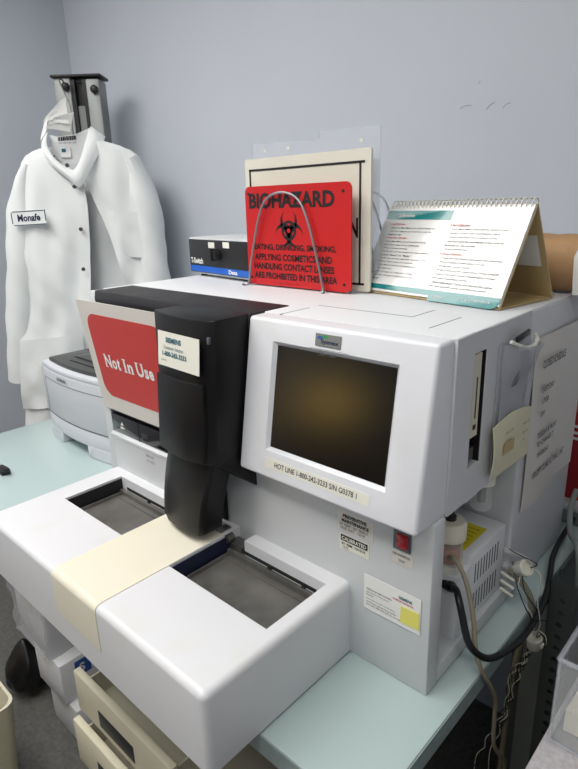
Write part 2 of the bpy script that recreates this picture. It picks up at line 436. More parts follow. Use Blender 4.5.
for e in bm.edges:
    a, b_ = e.verts[0].co, e.verts[1].co
    def out(v): return abs(v.x-xs[0]) < 1e-6, abs(v.x-xs[-1]) < 1e-6, abs(v.y-ys[0]) < 1e-6
    oa, ob = out(a), out(b_); common = [p and q for p, q in zip(oa, ob)]
    top = abs(a.z-ZT) < 1e-6 and abs(b_.z-ZT) < 1e-6
    if (top and any(common)) or (abs(a.z-b_.z) > .1 and sum(common) > 1): oe.append(e)
bmesh.ops.bevel(bm, geom=oe, offset=.011, segments=5, affect='EDGES', profile=.5)
part('tray_cover', bm, M['tray'], an)
g = MB(); g.box(-.802, -.147, -.283, 0.0, -.006, .03, .002); part('tray_base', g, M['grey'], an)
# cream centre cover wrapping over the front edge
pts = []
e = .0012
for k in range(7):
    t = PI/2+ (PI/2)*k/6
    pts.append((-.284+(.011+e)*math.cos(t), .122+(.011+e)*math.sin(t)))
prof = [(-.040, ZT+e)]+pts+[(-.295-e, .05)]
inner = [(y+.001 if i else y, z-.002 if z > .12 else z) for i, (y, z) in enumerate(prof)]
poly = prof+[(-.2945, .05), (-.2945, .121), (-.284, .1325), (-.040, .1325)]
g = MB(); g.prism(poly, 'x', -.536, -.394)
part('centre_cover', g, M['cream'], an, 'cream plastic cover between the two wells')
for (x0, x1) in ((-.752, -.535), (-.393, -.165)):
    g = MB(); g.box(x0+.0005, x1-.0005, -.1595, -.0285, .086, .094)
    g.box(x0+.0005, x1-.0005, -.0365, -.0285, .094, .104); g.box(x1-.012, x1-.0005, -.1595, -.0285, .094, .099); g.box(x0+.006, x0+.009, -.1595, -.0285, .094, .101); g.box(x0+.0005, x1-.0005, -.050, -.048, .094, .0965)
    w = part('well_plate', g, M['steel'], an)
    g = MB(); g.box(x0+.0002, x0+.002, -.1598, -.0282, .096, .128); part('well_edge', g, M['navy'] if x0 > -.5 else M['metal_dk'], w)
    g = MB(); g.box(x0+.02, x1-.02, -.0287, -.0275, .106, .113); g.box(x1-.05, x1-.043, -.031, -.027, .102, .113); g.box(x0+.1, x0+.108, -.031, -.027, .102, .113); part('well_rail', g, M['dark'], w)

# red switch, printed labels
sw = part('switch_bezel', MB().box(-.062, -.034, -.003, .002, .230, .262, .001), M['ginky'], an)
part('rocker_switch', MB().box(-.0545, -.037, -.007, -.001, .236, .257, .0015), M['redsw'], sw, 'red rocker switch')
st = part('sticker', MB().slab((-.066, -.0003, .205), FX, FU, .036, .022, .0004), M['lam'], an, 'small white label under the red switch')
text('sticker_lettering', [('MECHANICAL', (-.063, -.0009, .219), FX, FU, .029, .004), ('STOP', (-.053, -.0009, .210), FX, FU, .010, .004)], M['ink'], st)
st = part('sticker', MB().slab((-.163, -.0003, .221), FX, FU, .066, .032, .0004), M['lam'], an, 'white preventive maintenance label')
text('sticker_lettering', [('PREVENTIVE', (-.153, -.0009, .244), FX, FU, .044, .006, .04), ('MAINTENANCE', (-.155, -.0009, .236), FX, FU, .050, .006, .04), ('BY RBM  SIS  SEALS', (-.159, -.0009, .2295), FX, FU, .052, .0045), ('DUE DAY   12/16', (-.157, -.0009, .2235), FX, FU, .045, .0045)], M['ink'], st)
st = part('sticker', MB().slab((-.160, -.0003, .188), FX, FU, .056, .028, .0004), M['masking'], an, 'calibration label with black band')
part('sticker_band', MB().slab((-.157, -.0008, .203), FX, FU, .050, .0105, .0002), M['ink'], st)
text('sticker_lettering', [('CALIBRATED', (-.155, -.0011, .205), FX, FU, .046, .0065, .03)], M['masking'], st, 'white letters on the black band')
text('sticker_lettering', [('BY  RBM   12/15/16', (-.155, -.0009, .1965), FX, FU, .044, .0042, .02), ('S.S', (-.152, -.0009, .1905), FX, FU, .009, .004)], M['ink'], st)
# vented unit in the bay
g = MB(); g.box(-.15, -.008, .14, .272, .034, .163, .003)
vb = part('vented_unit', g, M['white'], an)
g = MB()
for r in range(2):
    for k in range(9):
        y = .156+k*.0105; z = .106-r*.055
        g.prism([(y, z), (y+.0035, z), (y+.0035, z+.036), (y, z+.036)], 'x', -.0085, -.0077)
part('vent_slots', g, M['ginky'], vb)
yl = part('warning_label', MB().slab((-.075, .147, .1632), (1, 0, 0), (0, 1, 0), .05, .085, .0004), M['yellow'], vb, 'yellow warning label')
text('label_lettering', [(s_, (-.07, .156+k*.012, .1639), (1, 0, 0), (0, 1, 0), .038, .004) for k, s_ in enumerate(('HOT PARTS', 'DO NOT TOUCH', 'CAUTION', 'UNIT COVER', 'KEEP CLOSED', 'SERVICE'))], M['ink'], yl)
g = MB(); g.box(-.07, -.006, .092, .138, .034, .15, .003)
part('bay_block', g, M['white'], an)
g = MB()
for k in range(2): g.lathe((-.004, .262, .118-.03*k), [(.006, 0), (.006, .016), (.004, .018), (.004, .03)], 12, 'x')
part('hose_port', g, M['clear'], an, 'translucent hose fittings')
g = MB()
for k in range(3): g.tube([(-.004, .258, .074-.016*k), (.022, .254, .070-.016*k)], .0028, 8)
part('connector_pins', g, M['masking'], an)
# water trap hanging under the side panel
g = MB(); g.lathe((-.028, .205, 0), [(.020, .262), (.020, .29)], 20); part('trap_cap', g, M['masking'], an)
g = MB(); g.lathe((-.028, .205, 0), [(.012, .214), (.018, .22), (.018, .262)], 20); part('trap_bowl', g, M['glass'], an)
g = MB(); g.lathe((-.028, .205, 0), [(.007, .228), (.007, .262)], 12); part('trap_filter', g, M['rail'], an)

# bottle in the bay
bt = thing('reagent_bottle', 'small bottle with cream cap and amber liquid in the open side bay', 'bottle', (-.034, .113, .150))
part('body', MB().lathe((-.034, .113, 0), [(.021, .150), (.022, .153), (.022, .20), (.016, .208)], 24), M['glass'], bt)
part('base', MB().lathe((-.034, .113, 0), [(.0235, .150), (.0235, .163)], 24), M['masking'], bt)
part('liquid', MB().lathe((-.034, .113, 0), [(.018, .164), (.018, .190)], 20), M['amber'], bt)
part('cap', MB().lathe((-.034, .113, 0), [(.024, .203), (.025, .206), (.025, .228), (.022, .233), (.008, .234)], 28), M['cream'], bt)
part('nozzle', MB().lathe((-.034, .113, 0), [(.009, .232), (.009, .240), (.006, .242), (.006, .252), (.008, .253), (.008, .258)], 14), M['metal_dk'], bt)

# ================================================================== papers on the machine
def sheetpts(w, h): return None
# NOT IN USE sign
tl, bl = V((-.815, -.044, .525)), V((-.818, -.008, .279))
SU = (tl-bl).normalized(); SN = V(FX).cross(SU)
g = MB().slab(bl, FX, SU, .312, (tl-bl).length, .0015)
s = solo('not_in_use_sign', g, M['lam'], 'laminated red and white Not In Use sign taped to the front left of the analyzer', 'sign', tuple(bl))
part('red_field', MB().slab(bl+V(FX)*.026+SU*.036+SN*.0016, FX, SU, .268, .186, .0003, rr(.268, .186, .03, 8)), M['notred'], s)
def serif_word(parent, o, x, u, em, sy):
    adv = {'N': .722, 'o': .5, 't': .333, ' ': .25, 'I': .389, 'n': .556, 'U': .722, 's': .389, 'e': .444}
    hgt = {'N': .676, 'I': .676, 'U': .69, 't': .63, 'o': .473, 'n': .473, 's': .473, 'e': .473}
    ser = {'N': ((0, 0, .26), (0, 1, .2), (.50, 1, .22)), 'I': ((0, 0, .33), (0, 1, .33)), 'U': ((0, 1, .28), (.46, 1, .24)), 'n': ((0, 0, .24), (.29, 0, .24)), 't': ()}
    cx_ = 0; x = V(x); n = x.cross(u)*.0004
    for ch in 'Not In Use':
        if ch != ' ':
            w = adv[ch]*em*(.88 if ch not in 'It' else (.42 if ch == 'I' else .9)); off = adv[ch]*em*.06+(em*.08 if ch == 'I' else 0); h = hgt[ch]*em*sy
            bm = textbm([(ch, o+x*(cx_+off)+n, x, u, w, h, .035)])
            mb = MB(); mb.bm = bm
            for sx, top, sw in ser.get(ch, ()): mb.slab(o+x*(cx_+sx*em)+u*(h-em*.05 if top else 0)+n, x, u, sw*em, em*.05, .0003)
            part('letter', mb, M['paper'], parent, smooth=False)
        cx_ += adv[ch]*em
serif_word(s, bl+V(FX)*.058+SU*.107+SN*.002, FX, SU, .0388, 1.12)

# service card with sticky note
cd = solo('service_card', MB().slab((-.112, -.001, .103), FX, FU, .098, .06, .0008), M['paper'], 'white service card taped on the front fascia near the right corner', 'card', (-.063, 0, .103))
text('card_lettering', [('Thank you for calling our hotline', (-.107, -.002, .138), FX, FU, .045, .0035, .02), ('Laboratory services group', (-.107, -.002, .133), FX, FU, .040, .003), ('Model No', (-.107, -.002, .1285), FX, FU, .013, .003), ('In the event of system trouble please', (-.107, -.002, .121), FX, FU, .052, .003), ('note the error code and the unit number', (-.107, -.002, .116), FX, FU, .053, .003), ('then call 1-800-242-3233 for service', (-.107, -.002, .111), FX, FU, .06, .003)], M['ink'], cd)
text('card_heading', [('SIEMENS', (-.050, -.002, .149), FX, FU, .022, .005, .03)], M['tealink'], cd, 'teal heading')
text('card_subheading', [('medical solutions', (-.060, -.002, .144), FX, FU, .034, .0035, .02)], M['redink'], cd, 'red line of print')
part('sticky_note', MB().slab((-.047, -.0022, .110), FX, FU, .032, .030, .0006, [(0, .02), (1, .06), (.96, 1), (.04, .96)]), M['sticky'], cd, 'yellow sticky note')

# notice taped on the rear side panel
bm = bmesh.new(); G = []
for i in range(9):
    row = []
    for j in range(9):
        u, v = i/8, j/8
        y = .294+.245*u+.006*(1-v)*(1-u); z = .175+.31*v+.012*u*(1-v)
        row.append(bm.verts.new((.004+.0035*math.sin(u*7+v*2)*(1-v)+.002*abs(math.sin(u*3)), y, z)))
    G.append(row)
for i in range(8):
    for j in range(8): bm.faces.new((G[i][j], G[i+1][j], G[i+1][j+1], G[i][j+1]))
bmesh.ops.recalc_face_normals(bm, faces=bm.faces[:])
r_ = bmesh.ops.extrude_face_region(bm, geom=bm.faces[:])
for v in [q for q in r_['geom'] if isinstance(q, bmesh.types.BMVert)]: v.co.x -= .0008
nt_ = solo('schedule_notice', bm, M['lam'], 'white typed schedule notice taped on the right side of the analyzer', 'notice', (.003, .29, .175))
nl = []
for s_, yy, zz, w, h in (('CLOSED SCHEDULE', .318, .432, .105, .014), ('EVERYDAY', .325, .389, .055, .010), ('17:00', .330, .368, .03, .010), ('OFF', .330, .345, .018, .009), ('TUESDAY & FRIDAY', .326, .306, .09, .010), ('TO CHANGE IT', .328, .289, .078, .010), ('THURSDAY', .333, .268, .055, .009), ('EXCEPT CLINICAL TRIAL UNIT', .324, .232, .15, .012)):
    nl.append((s_, (.0095, yy, zz), SX, FU, w, h, .015))
text('notice_lettering', nl, M['ink'], nt_)

# plastic pouch and envelope on the side panel
po = thing('plastic_pouch', 'clear plastic pouch with a tape roll taped to the side panel above the envelope', 'pouch', (.004, .22, .37))
bm = bmesh.new(); G = []
for i in range(9):
    row = []
    for j in range(9):
        u, v = i/8, j/8
        row.append(bm.verts.new((.006+.028*v*v*math.sin(PI*u)+.002*math.sin(u*11+v*5), .160+.118*u+.012*v, .355+.145*v-.015*u*v)))
    G.append(row)
for i in range(8):
    for j in range(8): bm.faces.new((G[i][j], G[i+1][j], G[i+1][j+1], G[i][j+1]))
r_ = bmesh.ops.extrude_face_region(bm, geom=bm.faces[:])
for v in [q for q in r_['geom'] if isinstance(q, bmesh.types.BMVert)]: v.co.x -= .0012
bmesh.ops.recalc_face_normals(bm, faces=bm.faces[:])
part('sleeve', bm, M['pouch'], po)
part('backing', MB().box(.001, .0035, .158, .272, .30, .505, .0005), M['pouch'], po)
pn = thing('key_strap', 'white strap looped around a dark tag sticking out of the clear pouch', 'strap', (.014, .235, .46))
g = MB(); g.tube([(.012, .172, .506), (.016, .189, .498), (.018, .214, .490), (.017, .245, .487), (.014, .266, .491), (.011, .266, .500)], .003, 8, 4)
part('strap', g, M['masking'], pn)
g = MB(); g.box(-.002, .002, -.022, .024, -.004, .005, .001, mx=Matrix.Translation((.011, .215, .506)) @ Matrix.Rotation(.1, 4, 'X')); part('tag', g, M['metal_dk'], pn)
g = MB()
for k in range(5): g.tube([(.014, .205+.007*k, .485), (.016+.001*k, .20+.008*k, .46), (.012, .19+.009*k, .435)], .0016, 6, 3)
part('key_blade', g, M['ginky'], pn)
bm = bmesh.new(); G = []
for i in range(9):
    row = []
    for j in range(7):
        u, v = i/8, j/6
        row.append(bm.verts.new((.0075+.008*u*(1-v)*0+.006*math.sin(PI*v)*(1-u)+.002, .142+.146*u-.004*math.sin(PI*v), .300+.083*v-.006*u+.01*math.sin(PI*u)*v)))
    G.append(row)
for i in range(8):
    for j in range(6): bm.faces.new((G[i][j], G[i+1][j], G[i+1][j+1], G[i][j+1]))
r_ = bmesh.ops.extrude_face_region(bm, geom=bm.faces[:])
for v in [q for q in r_['geom'] if isinstance(q, bmesh.types.BMVert)]: v.co.x -= .0015
bmesh.ops.recalc_face_normals(bm, faces=bm.faces[:])
ev = solo('cream_envelope', bm, M['envl'], 'cream paper envelope with a tan square taped to the side panel below the pouch', 'envelope', (.008, .21, .30))
part('tape_patch', MB().slab((.0165, .170, .334), SX, FU, .035, .018, .0004), M['tan'], ev, 'tan patch')
text('envelope_lettering', [('Calib. disk', (.0162, .170, .366), SX, FU, .03, .005), ('note 14', (.0145, .240, .360), SX, FU, .025, .005), ('B. unit', (.0145, .242, .345), SX, FU, .02, .004), ('ok', (.0145, .245, .332), SX, FU, .008, .004)], M['ginky'], ev)

# ================================================================== ON TOP OF THE ANALYZER
TZ = .5353
sb = thing('switch_box', 'small black fronted switch box with blue stripe, on the analyzer left of the signs', 'switch box', (-.862, .292, TZ), math.radians(-8), local=True)
part('case', MB().box(0, .27, .003, .16, .006, .092, .003), M['grey2'], sb)
part('front_plate', MB().box(.004, .266, 0, .006, .010, .088, .001), M['boxblk'], sb)
part('stripe', MB().box(.006, .262, -.0008, .001, .012, .026), M['blue'], sb, 'blue stripe')
text('box_lettering', [('T-Switch', (.012, -.0012, .031), FX, FU, .056, .014, .03), ('Data', (.178, -.0012, .0145), FX, FU, .035, .009, .03)], M['paper'], sb)
g = MB(); g.lathe((.135, 0, .056), [(.014, 0), (.014, -.006), (.011, -.016), (.009, -.017)], 18, 'y'); g.box(.132, .138, -.022, -.008, .042, .07, .001)
part('knob', g, M['blackm'], sb)
part('port_label', MB().slab((.096, -.0003, .070), FX, FU, .026, .013, .0006), M['masking'], sb)
part('port_label', MB().slab((.158, -.0003, .072), FX, FU, .026, .013, .0006), M['masking'], sb)
for x, y in ((.034, .02), (.25, .02), (.05, .14), (.25, .14)): part('foot', MB().lathe((x, y, 0), [(.008, 0), (.008, .007)], 12), M['blackm'], sb)

# wire holder with hoops
wh = thing('wire_holder', 'chrome wire file holder with arched hoops gripping the biohazard sign', 'file holder', (-.49, .33, TZ))
def hoop(y, cx=-.488, hw=.104, h=.183, z=TZ+.003, lean=0):
    P = [(cx-hw-.006, y-.012, z), (cx-hw, y, z), (cx-hw+.012, y, z+.05), (cx-hw+.038, y+lean*.5, z+h*.72), (cx-.042, y+lean, z+h*.93), (cx, y+lean, z+h), (cx+.042, y+lean, z+h*.93), (cx+hw-.038, y+lean*.5, z+h*.72), (cx+hw-.012, y, z+.05), (cx+hw, y, z), (cx+hw+.006, y-.012, z)]
    g = MB(); g.tube(P, .0024, 10, 5); return g
for k, y in enumerate((.238, .32, .37, .42, .47, .52)): part('hoop', hoop(y), M['wire'], wh)
g = MB()
for sx in (-1, 1): g.tube([(-.488+sx*.104, .236, TZ+.003), (-.488+sx*.104, .522, TZ+.003)], .0024, 8)
part('base_rod', g, M['chrome'], wh)

# biohazard sign
bw, bh = .274, .197
BS = thing('biohazard_sign', 'red biohazard sign standing upright in the wire holder', 'sign', (-.456, .250, TZ))
BO = V((-.598, .249, .538)); 
part('board', MB().slab(BO, FX, FU, bw, bh, .003, rr(bw, bh, .012), .0004), M['red'], BS)
by = .2455
def W_(x): return BO.x+x
text('sign_heading', [('BIOHAZARD', (W_(.012), by, .692), FX, FU, .224, .030, .035)], M['ink'], BS)
text('sign_lettering', [('EATING, DRINKING, SMOKING,', (W_(.022), by, .6085), FX, FU, .218, .0135, .03), ('APPLYING COSMETICS AND', (W_(.022), by, .589), FX, FU, .208, .0135, .03), ('HANDLING CONTACT LENSES', (W_(.02), by, .5705), FX, FU, .215, .0135, .03), ('ARE PROHIBITED IN THIS AREA', (W_(.02), by, .5515), FX, FU, .222, .0135, .03), ('No. 2408 laboratory sign', (W_(.075), by, .5425), FX, FU, .07, .003)], M['ink'], BS)
bm = bmesh.new(); cx, cz, k_ = W_(.121), .6490, .00150
def poly2(pts, y):
    bm.faces.new([bm.verts.new((cx+p[0]*k_, y, cz+p[1]*k_)) for p in pts])
for q in range(3):
    th = math.radians(90+120*q); d = V((math.cos(th), math.sin(th)))
    c1, r1, c2, r2 = d*11, 15, d*15.5, 11.2
    # crescent: between outer circle and the offset inner circle, open at the tip
    n = 22; quad = []
    for i in range(n+1):
        a = th+math.radians(24)+math.radians(312)*i/n
        po_ = c1+V((math.cos(a), math.sin(a)))*r1
        a2 = th+math.radians(38)+math.radians(284)*i/n
        pi_ = c2+V((math.cos(a2), math.sin(a2)))*r2
        quad.append((po_, pi_))
    for i in range(n): poly2([quad[i][0], quad[i][1], quad[i+1][1], quad[i+1][0]], by)
n = 30
for i in range(n):
    a, b_ = 2*PI*i/n, 2*PI*(i+1)/n
    ri, ro = 9.5, 13
    # ring only shows in the crescent openings
    poly2([(ri*math.cos(a), ri*math.sin(a)), (ro*math.cos(a), ro*math.sin(a)), (ro*math.cos(b_), ro*math.sin(b_)), (ri*math.cos(b_), ri*math.sin(b_))], by-.0001)
sy_ = part('biohazard_symbol', bm, M['ink'], BS, smooth=False)
part('symbol_centre', MB().lathe((cx, by-.0002, cz), [(3*k_, 0), (3*k_, -.0002)], 16, 'y'), M['red'], sy_, 'red dot at the centre of the symbol')
g = MB()
for x, z in ((.010, bh-.014), (bw-.018, bh-.016), (bw-.016, .014), (.010, .014)): g.lathe((W_(x), by+.0005, BO.z+z), [(.003, 0), (.003, -.0008)], 14, 'y')
part('mounting_hole', g, M['metal_dk'], BS)

# white framed sign behind it
WS = thing('white_framed_sign', 'aged white sign with a thin black frame standing behind the biohazard sign', 'sign', (-.457, .278, TZ))
WO = V((-.624, .279, .5375)); ww, wh_ = .322, .252
part('board', MB().slab(WO, FX, FU, ww, wh_, .005, rr(ww, wh_, .004), .0006), M['sign_old'], WS)
g = MB(); y0, y1 = .2730, .2738; a = .013; t = .004
g.box(WO.x+a, WO.x+ww-a, y0, y1, WO.z+wh_-.024, WO.z+wh_-.020); g.box(WO.x+a, WO.x+ww-a, y0, y1, WO.z+.012, WO.z+.016)
g.box(WO.x+a, WO.x+a+t, y0, y1, WO.z+.012, WO.z+wh_-.020); g.box(WO.x+ww-a-t-.008, WO.x+ww-a-.008, y0, y1, WO.z+.012, WO.z+wh_-.020)
part('frame_line', g, M['ink'], WS)
text('sign_lettering', [('N', (-.349, .2735, .636), FX, FU, .020, .036, .03)], M['ink'], WS)
# acrylic sheet behind
AS = thing('acrylic_sheet', 'clear acrylic sheet with a stepped top edge standing behind the white sign', 'plastic sheet', (-.46, .30, TZ))
g = MB(); g.prism([(-.622, .5375), (-.300, .5375), (-.300, .826), (-.440, .830), (-.440, .815), (-.622, .822)], 'y', .297, .300, .0003, 1)
part('sheet', g, M['acryl'], AS)
g = MB()
for x in (-.585, -.52, -.34): g.lathe((x, .2965, .805), [(.004, 0), (.004, -.0006)], 12, 'y')
part('rivet', g, M['lam'], AS)

# flip calendar
fc = thing('flip_guide', 'spiral bound flip guide with teal bands open on top of the analyzer', 'flip chart', (-.334, .290, TZ), math.atan2(-.052, .296), local=True)
CW, CH = .302, .170
lean = math.atan2(.080, .152); PU = V((0, math.sin(lean), math.cos(lean))); PN = V(FX).cross(PU)
PO = V((0, .0, .003))
def cp(x, s, n=0): return PO+V(FX)*x+PU*s+PN*n
part('front_board', MB().slab(cp(0, 0, -.003), FX, PU, CW, CH, .002), M['tan'], fc, 'tan cardboard backing')
part('page_stack', MB().slab(cp(.001, .002, -.001), FX, PU, CW-.002, CH-.003, .004), M['page'], fc)
pg = part('top_page', MB().slab(cp(.001, .014, .003), FX, PU, CW-.002, CH-.016, .0005), M['page'], fc)
part('header_band', MB().slab(cp(.004, CH-.028, .0037), FX, PU, .150, .017, .0003), M['teal'], pg, 'teal header band')
text('header_lettering', [('Calibration', cp(.030, CH-.0235, .0042), FX, PU, .042, .007, .02)], M['paper'], pg, 'white letters')
part('footer_band', MB().slab(cp(.001, .006, .0035), FX, PU, CW-.002, .009, .0003), M['teal'], fc, 'teal footer band')
part('page_tab', MB().slab(cp(.165, -.004, .003), FX, PU, .134, .018, .0012, [(0, 0), (.93, 0), (1, .3), (1, 1), (0, 1)]), M['teal'], fc, 'teal index tab')
text('tab_lettering', [('Calibration', cp(.172, .002, .0045), FX, PU, .026, .004), ('Start up and maintenance', cp(.225, .0035, .0045), FX, PU, .06, .004)], M['paper'], fc, 'white print on the tab')
tl_, rl_ = [], []
col1 = ['- Open the Main Menu, press [Start Reagents]', '- Scan the reagents and load them into the', '  reagent tray', None, '- From Main Menu, press [Standard Curve]', '  and select assay to be calibrated', '- Press Analysis Settings', '- Verify the correct location for the calibrator', '  is Level "Stand." or "Multi."', '- Verify the correct calibrator, position, and', '  Priority Point values are entered', '- Verify Method Review and Replications', '- Press [Return]', '- If any changes are made, press [Yes]', '  to accept changes or [Cancel] to reject', '  changes']
s_ = CH-.047
for q in col1:
    if q is None: rl_.append(('2. Prepare for Calibration', cp(.020, s_, .0041), FX, PU, .052, .0042, .02)); s_ -= .0068; continue
    tl_.append((q, cp(.022, s_, .0041), FX, PU, .0024*len(q) if len(q) > 12 else .018, .0034, .008)); s_ -= .0066
rl_.append(('1. Load Reagents', cp(.020, CH-.040, .0041), FX, PU, .036, .0042, .02))
col2 = ['- From Main Menu press [Order Entry] screen', '- Select correct rack and [Holder No.]', '- Press Calibration Curve [Open rack]', '- Set and load the standards in the rack as', '  directed on the screen', '- Press [Start] key', None, '- Press [Stored Data] and select the calibrated', '- Press Display [Calibration Curve]', '- Verify the curve results', '- If QC value is the calibration, press [Valid]', '  curve is correct, press [Validate] to accept', '  the new coagulation curve', '- Print calibration Curve and record the curve', '  for the specific assay and file the sheet']
s_ = CH-.047
for q in col2:
    if q is None: rl_.append(('4. Accept Calibration', cp(.158, s_-.002, .0041), FX, PU, .045, .0042, .02)); s_ -= .0088; continue
    tl_.append((q, cp(.160, s_, .0041), FX, PU, .0026*len(q), .0034, .008)); s_ -= .0072
rl_.append(('3. Run Calibrators', cp(.158, CH-.040, .0041), FX, PU, .040, .0042, .02))
text('page_lettering', tl_, M['ink'], pg)
text('page_heading', rl_, M['redink'], pg, 'red headings')
# rear leg of the easel
top = PO+PU*CH
rb = V((0, .150, .003)); RU = (top-rb)
g = MB(); g.slab(rb+V((CW, 0, 0)), (-1, 0, 0), RU, CW, RU.length*1.0, .002)
bkb = part('rear_board', g, M['tan'], fc, 'tan cardboard rear board')
g = MB(); g.slab(V((.0, .0, .001)), FX, (0, 1, 0), CW, .150, .0018); part('base_flap', g, M['tan'], fc)
g = MB(); Nr = V((-1, 0, 0)).cross(RU).normalized()
g.slab(rb+V((.02, 0, 0))-Nr*.0004+RU*.35, FX, RU, CW-.03, .055, .0006)
part('rear_note', g, M['paper'], bkb, 'white note glued inside the rear board')
g = MB()
nR = 33
for k in range(nR):
    x = .010+(CW-.016)*k/(nR-1); c0 = V((x, top.y+.002, top.z+.001))
    g.tube([c0+V((.0015*math.sin(a), math.cos(a)*.0085, math.sin(a)*.0085)) for a in [2*PI*j/12 for j in range(13)]], .0011, 5, cap=False)
part('spiral_binding', g, M['masking'], fc, 'white wire spiral')

# kraft bag
kb = thing('kraft_paper_bag', 'brown kraft paper package lying on top of the analyzer behind the flip guide', 'paper bag', (.05, .47, TZ))
bm = bmesh.new(); rows = []
nx_, nr_ = 18, 20
for i in range(nx_+1):
    x = -.072+.22*i/nx_; row = []
    for k in range(nr_):
        a = 2*PI*k/nr_; e = 2.6
        cy = abs(math.cos(a))**(2/e)*math.copysign(1, math.cos(a)); cz_ = abs(math.sin(a))**(2/e)*math.copysign(1, math.sin(a))
        w_ = .002*math.sin(9*a+i*.8)
        row.append(bm.verts.new((x, .485+(.052+w_)*cy, TZ+.05+(.049+w_*(1 if cz_ > 0 else 0))*cz_)))
    rows.append(row)
for i in range(nx_):
    for k in range(nr_): bm.faces.new((rows[i][k], rows[i][(k+1) % nr_], rows[i+1][(k+1) % nr_], rows[i+1][k]))
bm.faces.new(rows[0]); bm.faces.new(rows[-1]); bmesh.ops.recalc_face_normals(bm, faces=bm.faces[:])
part('bag', bm, M['kraft'], kb)
g = MB(); g.slab((.004, .4265, TZ+.003), (1, .0, 0), FU, .10, .078, .0012, [(0.04, 0), (1, 0), (1, 1), (.05, .98), (0, .8), (.02, .3)])
part('white_flap', g, M['paper'], kb, 'white paper label on the package')

# ================================================================== PRINTER
pr = thing('laser_printer', 'silver grey laser printer with dark top on the counter beside the analyzer', 'printer', (-1.43, .10, 0))
def arc(x0, x1, yb, bow, n=12):
    return [(x0+(x1-x0)*k/n, yb-bow*math.sin(PI*(.12+.76*k/n))+bow*math.sin(PI*.12)) for k in range(n+1)]
fr = arc(-1.43, -1.02, .135, .034)
g = MB(); g.prism(fr+[(-1.02, .46), (-1.43, .46)], 'z', .088, .235, .005, 2); part('body', g, M['printer'], pr)
fr2 = arc(-1.425, -1.025, .137, .034)
g = MB()
# base with paper-tray notch: two front feet and a raised middle
g.prism(fr2+[(-1.025, .45), (-1.425, .45)], 'z', .036, .086, .004, 2)
lo = [p for p in fr2 if p[0] < -1.300]; g.prism(lo+[(lo[-1][0], .3), (-1.425, .3)], 'z', 0, .04, .003, 1)
lo = [p for p in fr2 if p[0] > -1.165]; g.prism([(-1.2, .14)]+lo+[(-1.025, .3), (-1.165, .3)], 'z', 0, .04, .003, 1)
part('paper_tray', g, M['printer_lo'], pr)
fr3 = arc(-1.428, -1.022, .137, .034)
g = MB(); g.prism(fr3+[(-1.022, .455), (-1.428, .455)], 'z', .234, .250, .005, 2); part('top_rim', g, M['printer_lo'], pr)
g = MB(); fr4 = arc(-1.405, -1.045, .152, .026); g.prism(fr4+[(-1.045, .40), (-1.12, .445), (-1.33, .445), (-1.405, .40)], 'z', .249, .262, .004, 2); g.prism([(.26, .26), (.32, .280), (.43, .284), (.44, .26)], 'x', -1.385, -1.06, .004, 2)
ptp = part('output_lid', g, M['pr_top'], pr, 'dark grey output lid')
g = MB(); g.prism([(-1.34, .262), (-1.10, .262), (-1.13, .268), (-1.31, .268)], 'y', .20, .255, .001); part('lid_ridge', g, M['pr_top'], ptp)
g = MB(); g.box(-1.30, -1.14, .17, .175, .2615, .2635); part('lid_seam', g, M['ink'], ptp)
# front door outline following the curve
def onarc(x):
    t = (x+1.43)/.41; return .135-.034*math.sin(PI*(.12+.76*t))+.034*math.sin(PI*.12)
g = MB()
def strip_(xa, xb, z0, z1, off=.0012):
    n = 10
    for k in range(n):
        x0 = xa+(xb-xa)*k/n; x1 = xa+(xb-xa)*(k+1)/n
        g.prism([(x0, onarc(x0)-off), (x1, onarc(x1)-off), (x1, onarc(x1)+.002), (x0, onarc(x0)+.002)], 'z', z0, z1)
strip_(-1.40, -1.04, .205, .2065, .0007); strip_(-1.4, -1.398, .095, .205, .0007); strip_(-1.042, -1.04, .095, .205, .0007); strip_(-1.425, -1.025, .0865, .0885, -.0012)
part('door_seam', g, M['ginky'], pr)
text('maker_lettering', [('LEXMARK', (-1.285, onarc(-1.285)-.0025, .216), V((.07, onarc(-1.215)-onarc(-1.285), 0)), FU, .062, .010, .04)], M['ginky'], pr)
g = MB(); g.lathe((-1.035, onarc(-1.035)-.002, .165), [(.006, 0), (.006, .003)], 14, 'y'); part('door_latch', g, M['ginky'], pr)

pr.location.x -= .03

# ================================================================== COAT STAND AND LAB COAT (both turned 42.7 degrees)
AN = math.atan2(.67869, .73442); CB = V((-1.8395, .4316, 0))
CB2 = CB+V((-.0611, .0661, 0))
cs = thing('upright_equipment_post', 'grey metal post with black top plate standing in the corner behind the lab coat', 'post', (CB.x, CB.y, -.85), AN, local=True)
H0 = .85
g = MB(); Yp = .17
g.box(.006, .068, Yp, Yp+.09, 0.03, 1.176+H0, .004); g.box(.126, .176, Yp, Yp+.09, .03, 1.165+H0, .004)
part('column', g, M['postm'], cs)
g = MB(); g.box(.068, .126, Yp+.03, Yp+.09, .03, 1.16+H0); g.box(.068, .082, Yp+.004, Yp+.03, .03, 1.165+H0); g.box(.112, .126, Yp+.004, Yp+.03, .03, 1.165+H0)
part('channel', g, M['blackm'], cs, 'black inner channel of the post')
part('slide', MB().box(.084, .110, Yp+.012, Yp+.032, .03, 1.075+H0), M['postm'], cs)
part('top_plate', MB().box(-.002, .186, Yp-.01, Yp+.10, 1.171+H0, 1.181+H0, .003), M['blackm'], cs)
for x, z in ((.052, 1.140), (.158, 1.128)): part('knob', MB().lathe((x, Yp-.002, z+H0), [(.014, 0), (.014, -.012), (.010, -.016), (.005, -.017)], 16, 'y'), M['metal_dk'], cs)
part('base', MB().box(-.06, .22, Yp-.10, Yp+.12, 0, .035, .006), M['blackm'], cs)

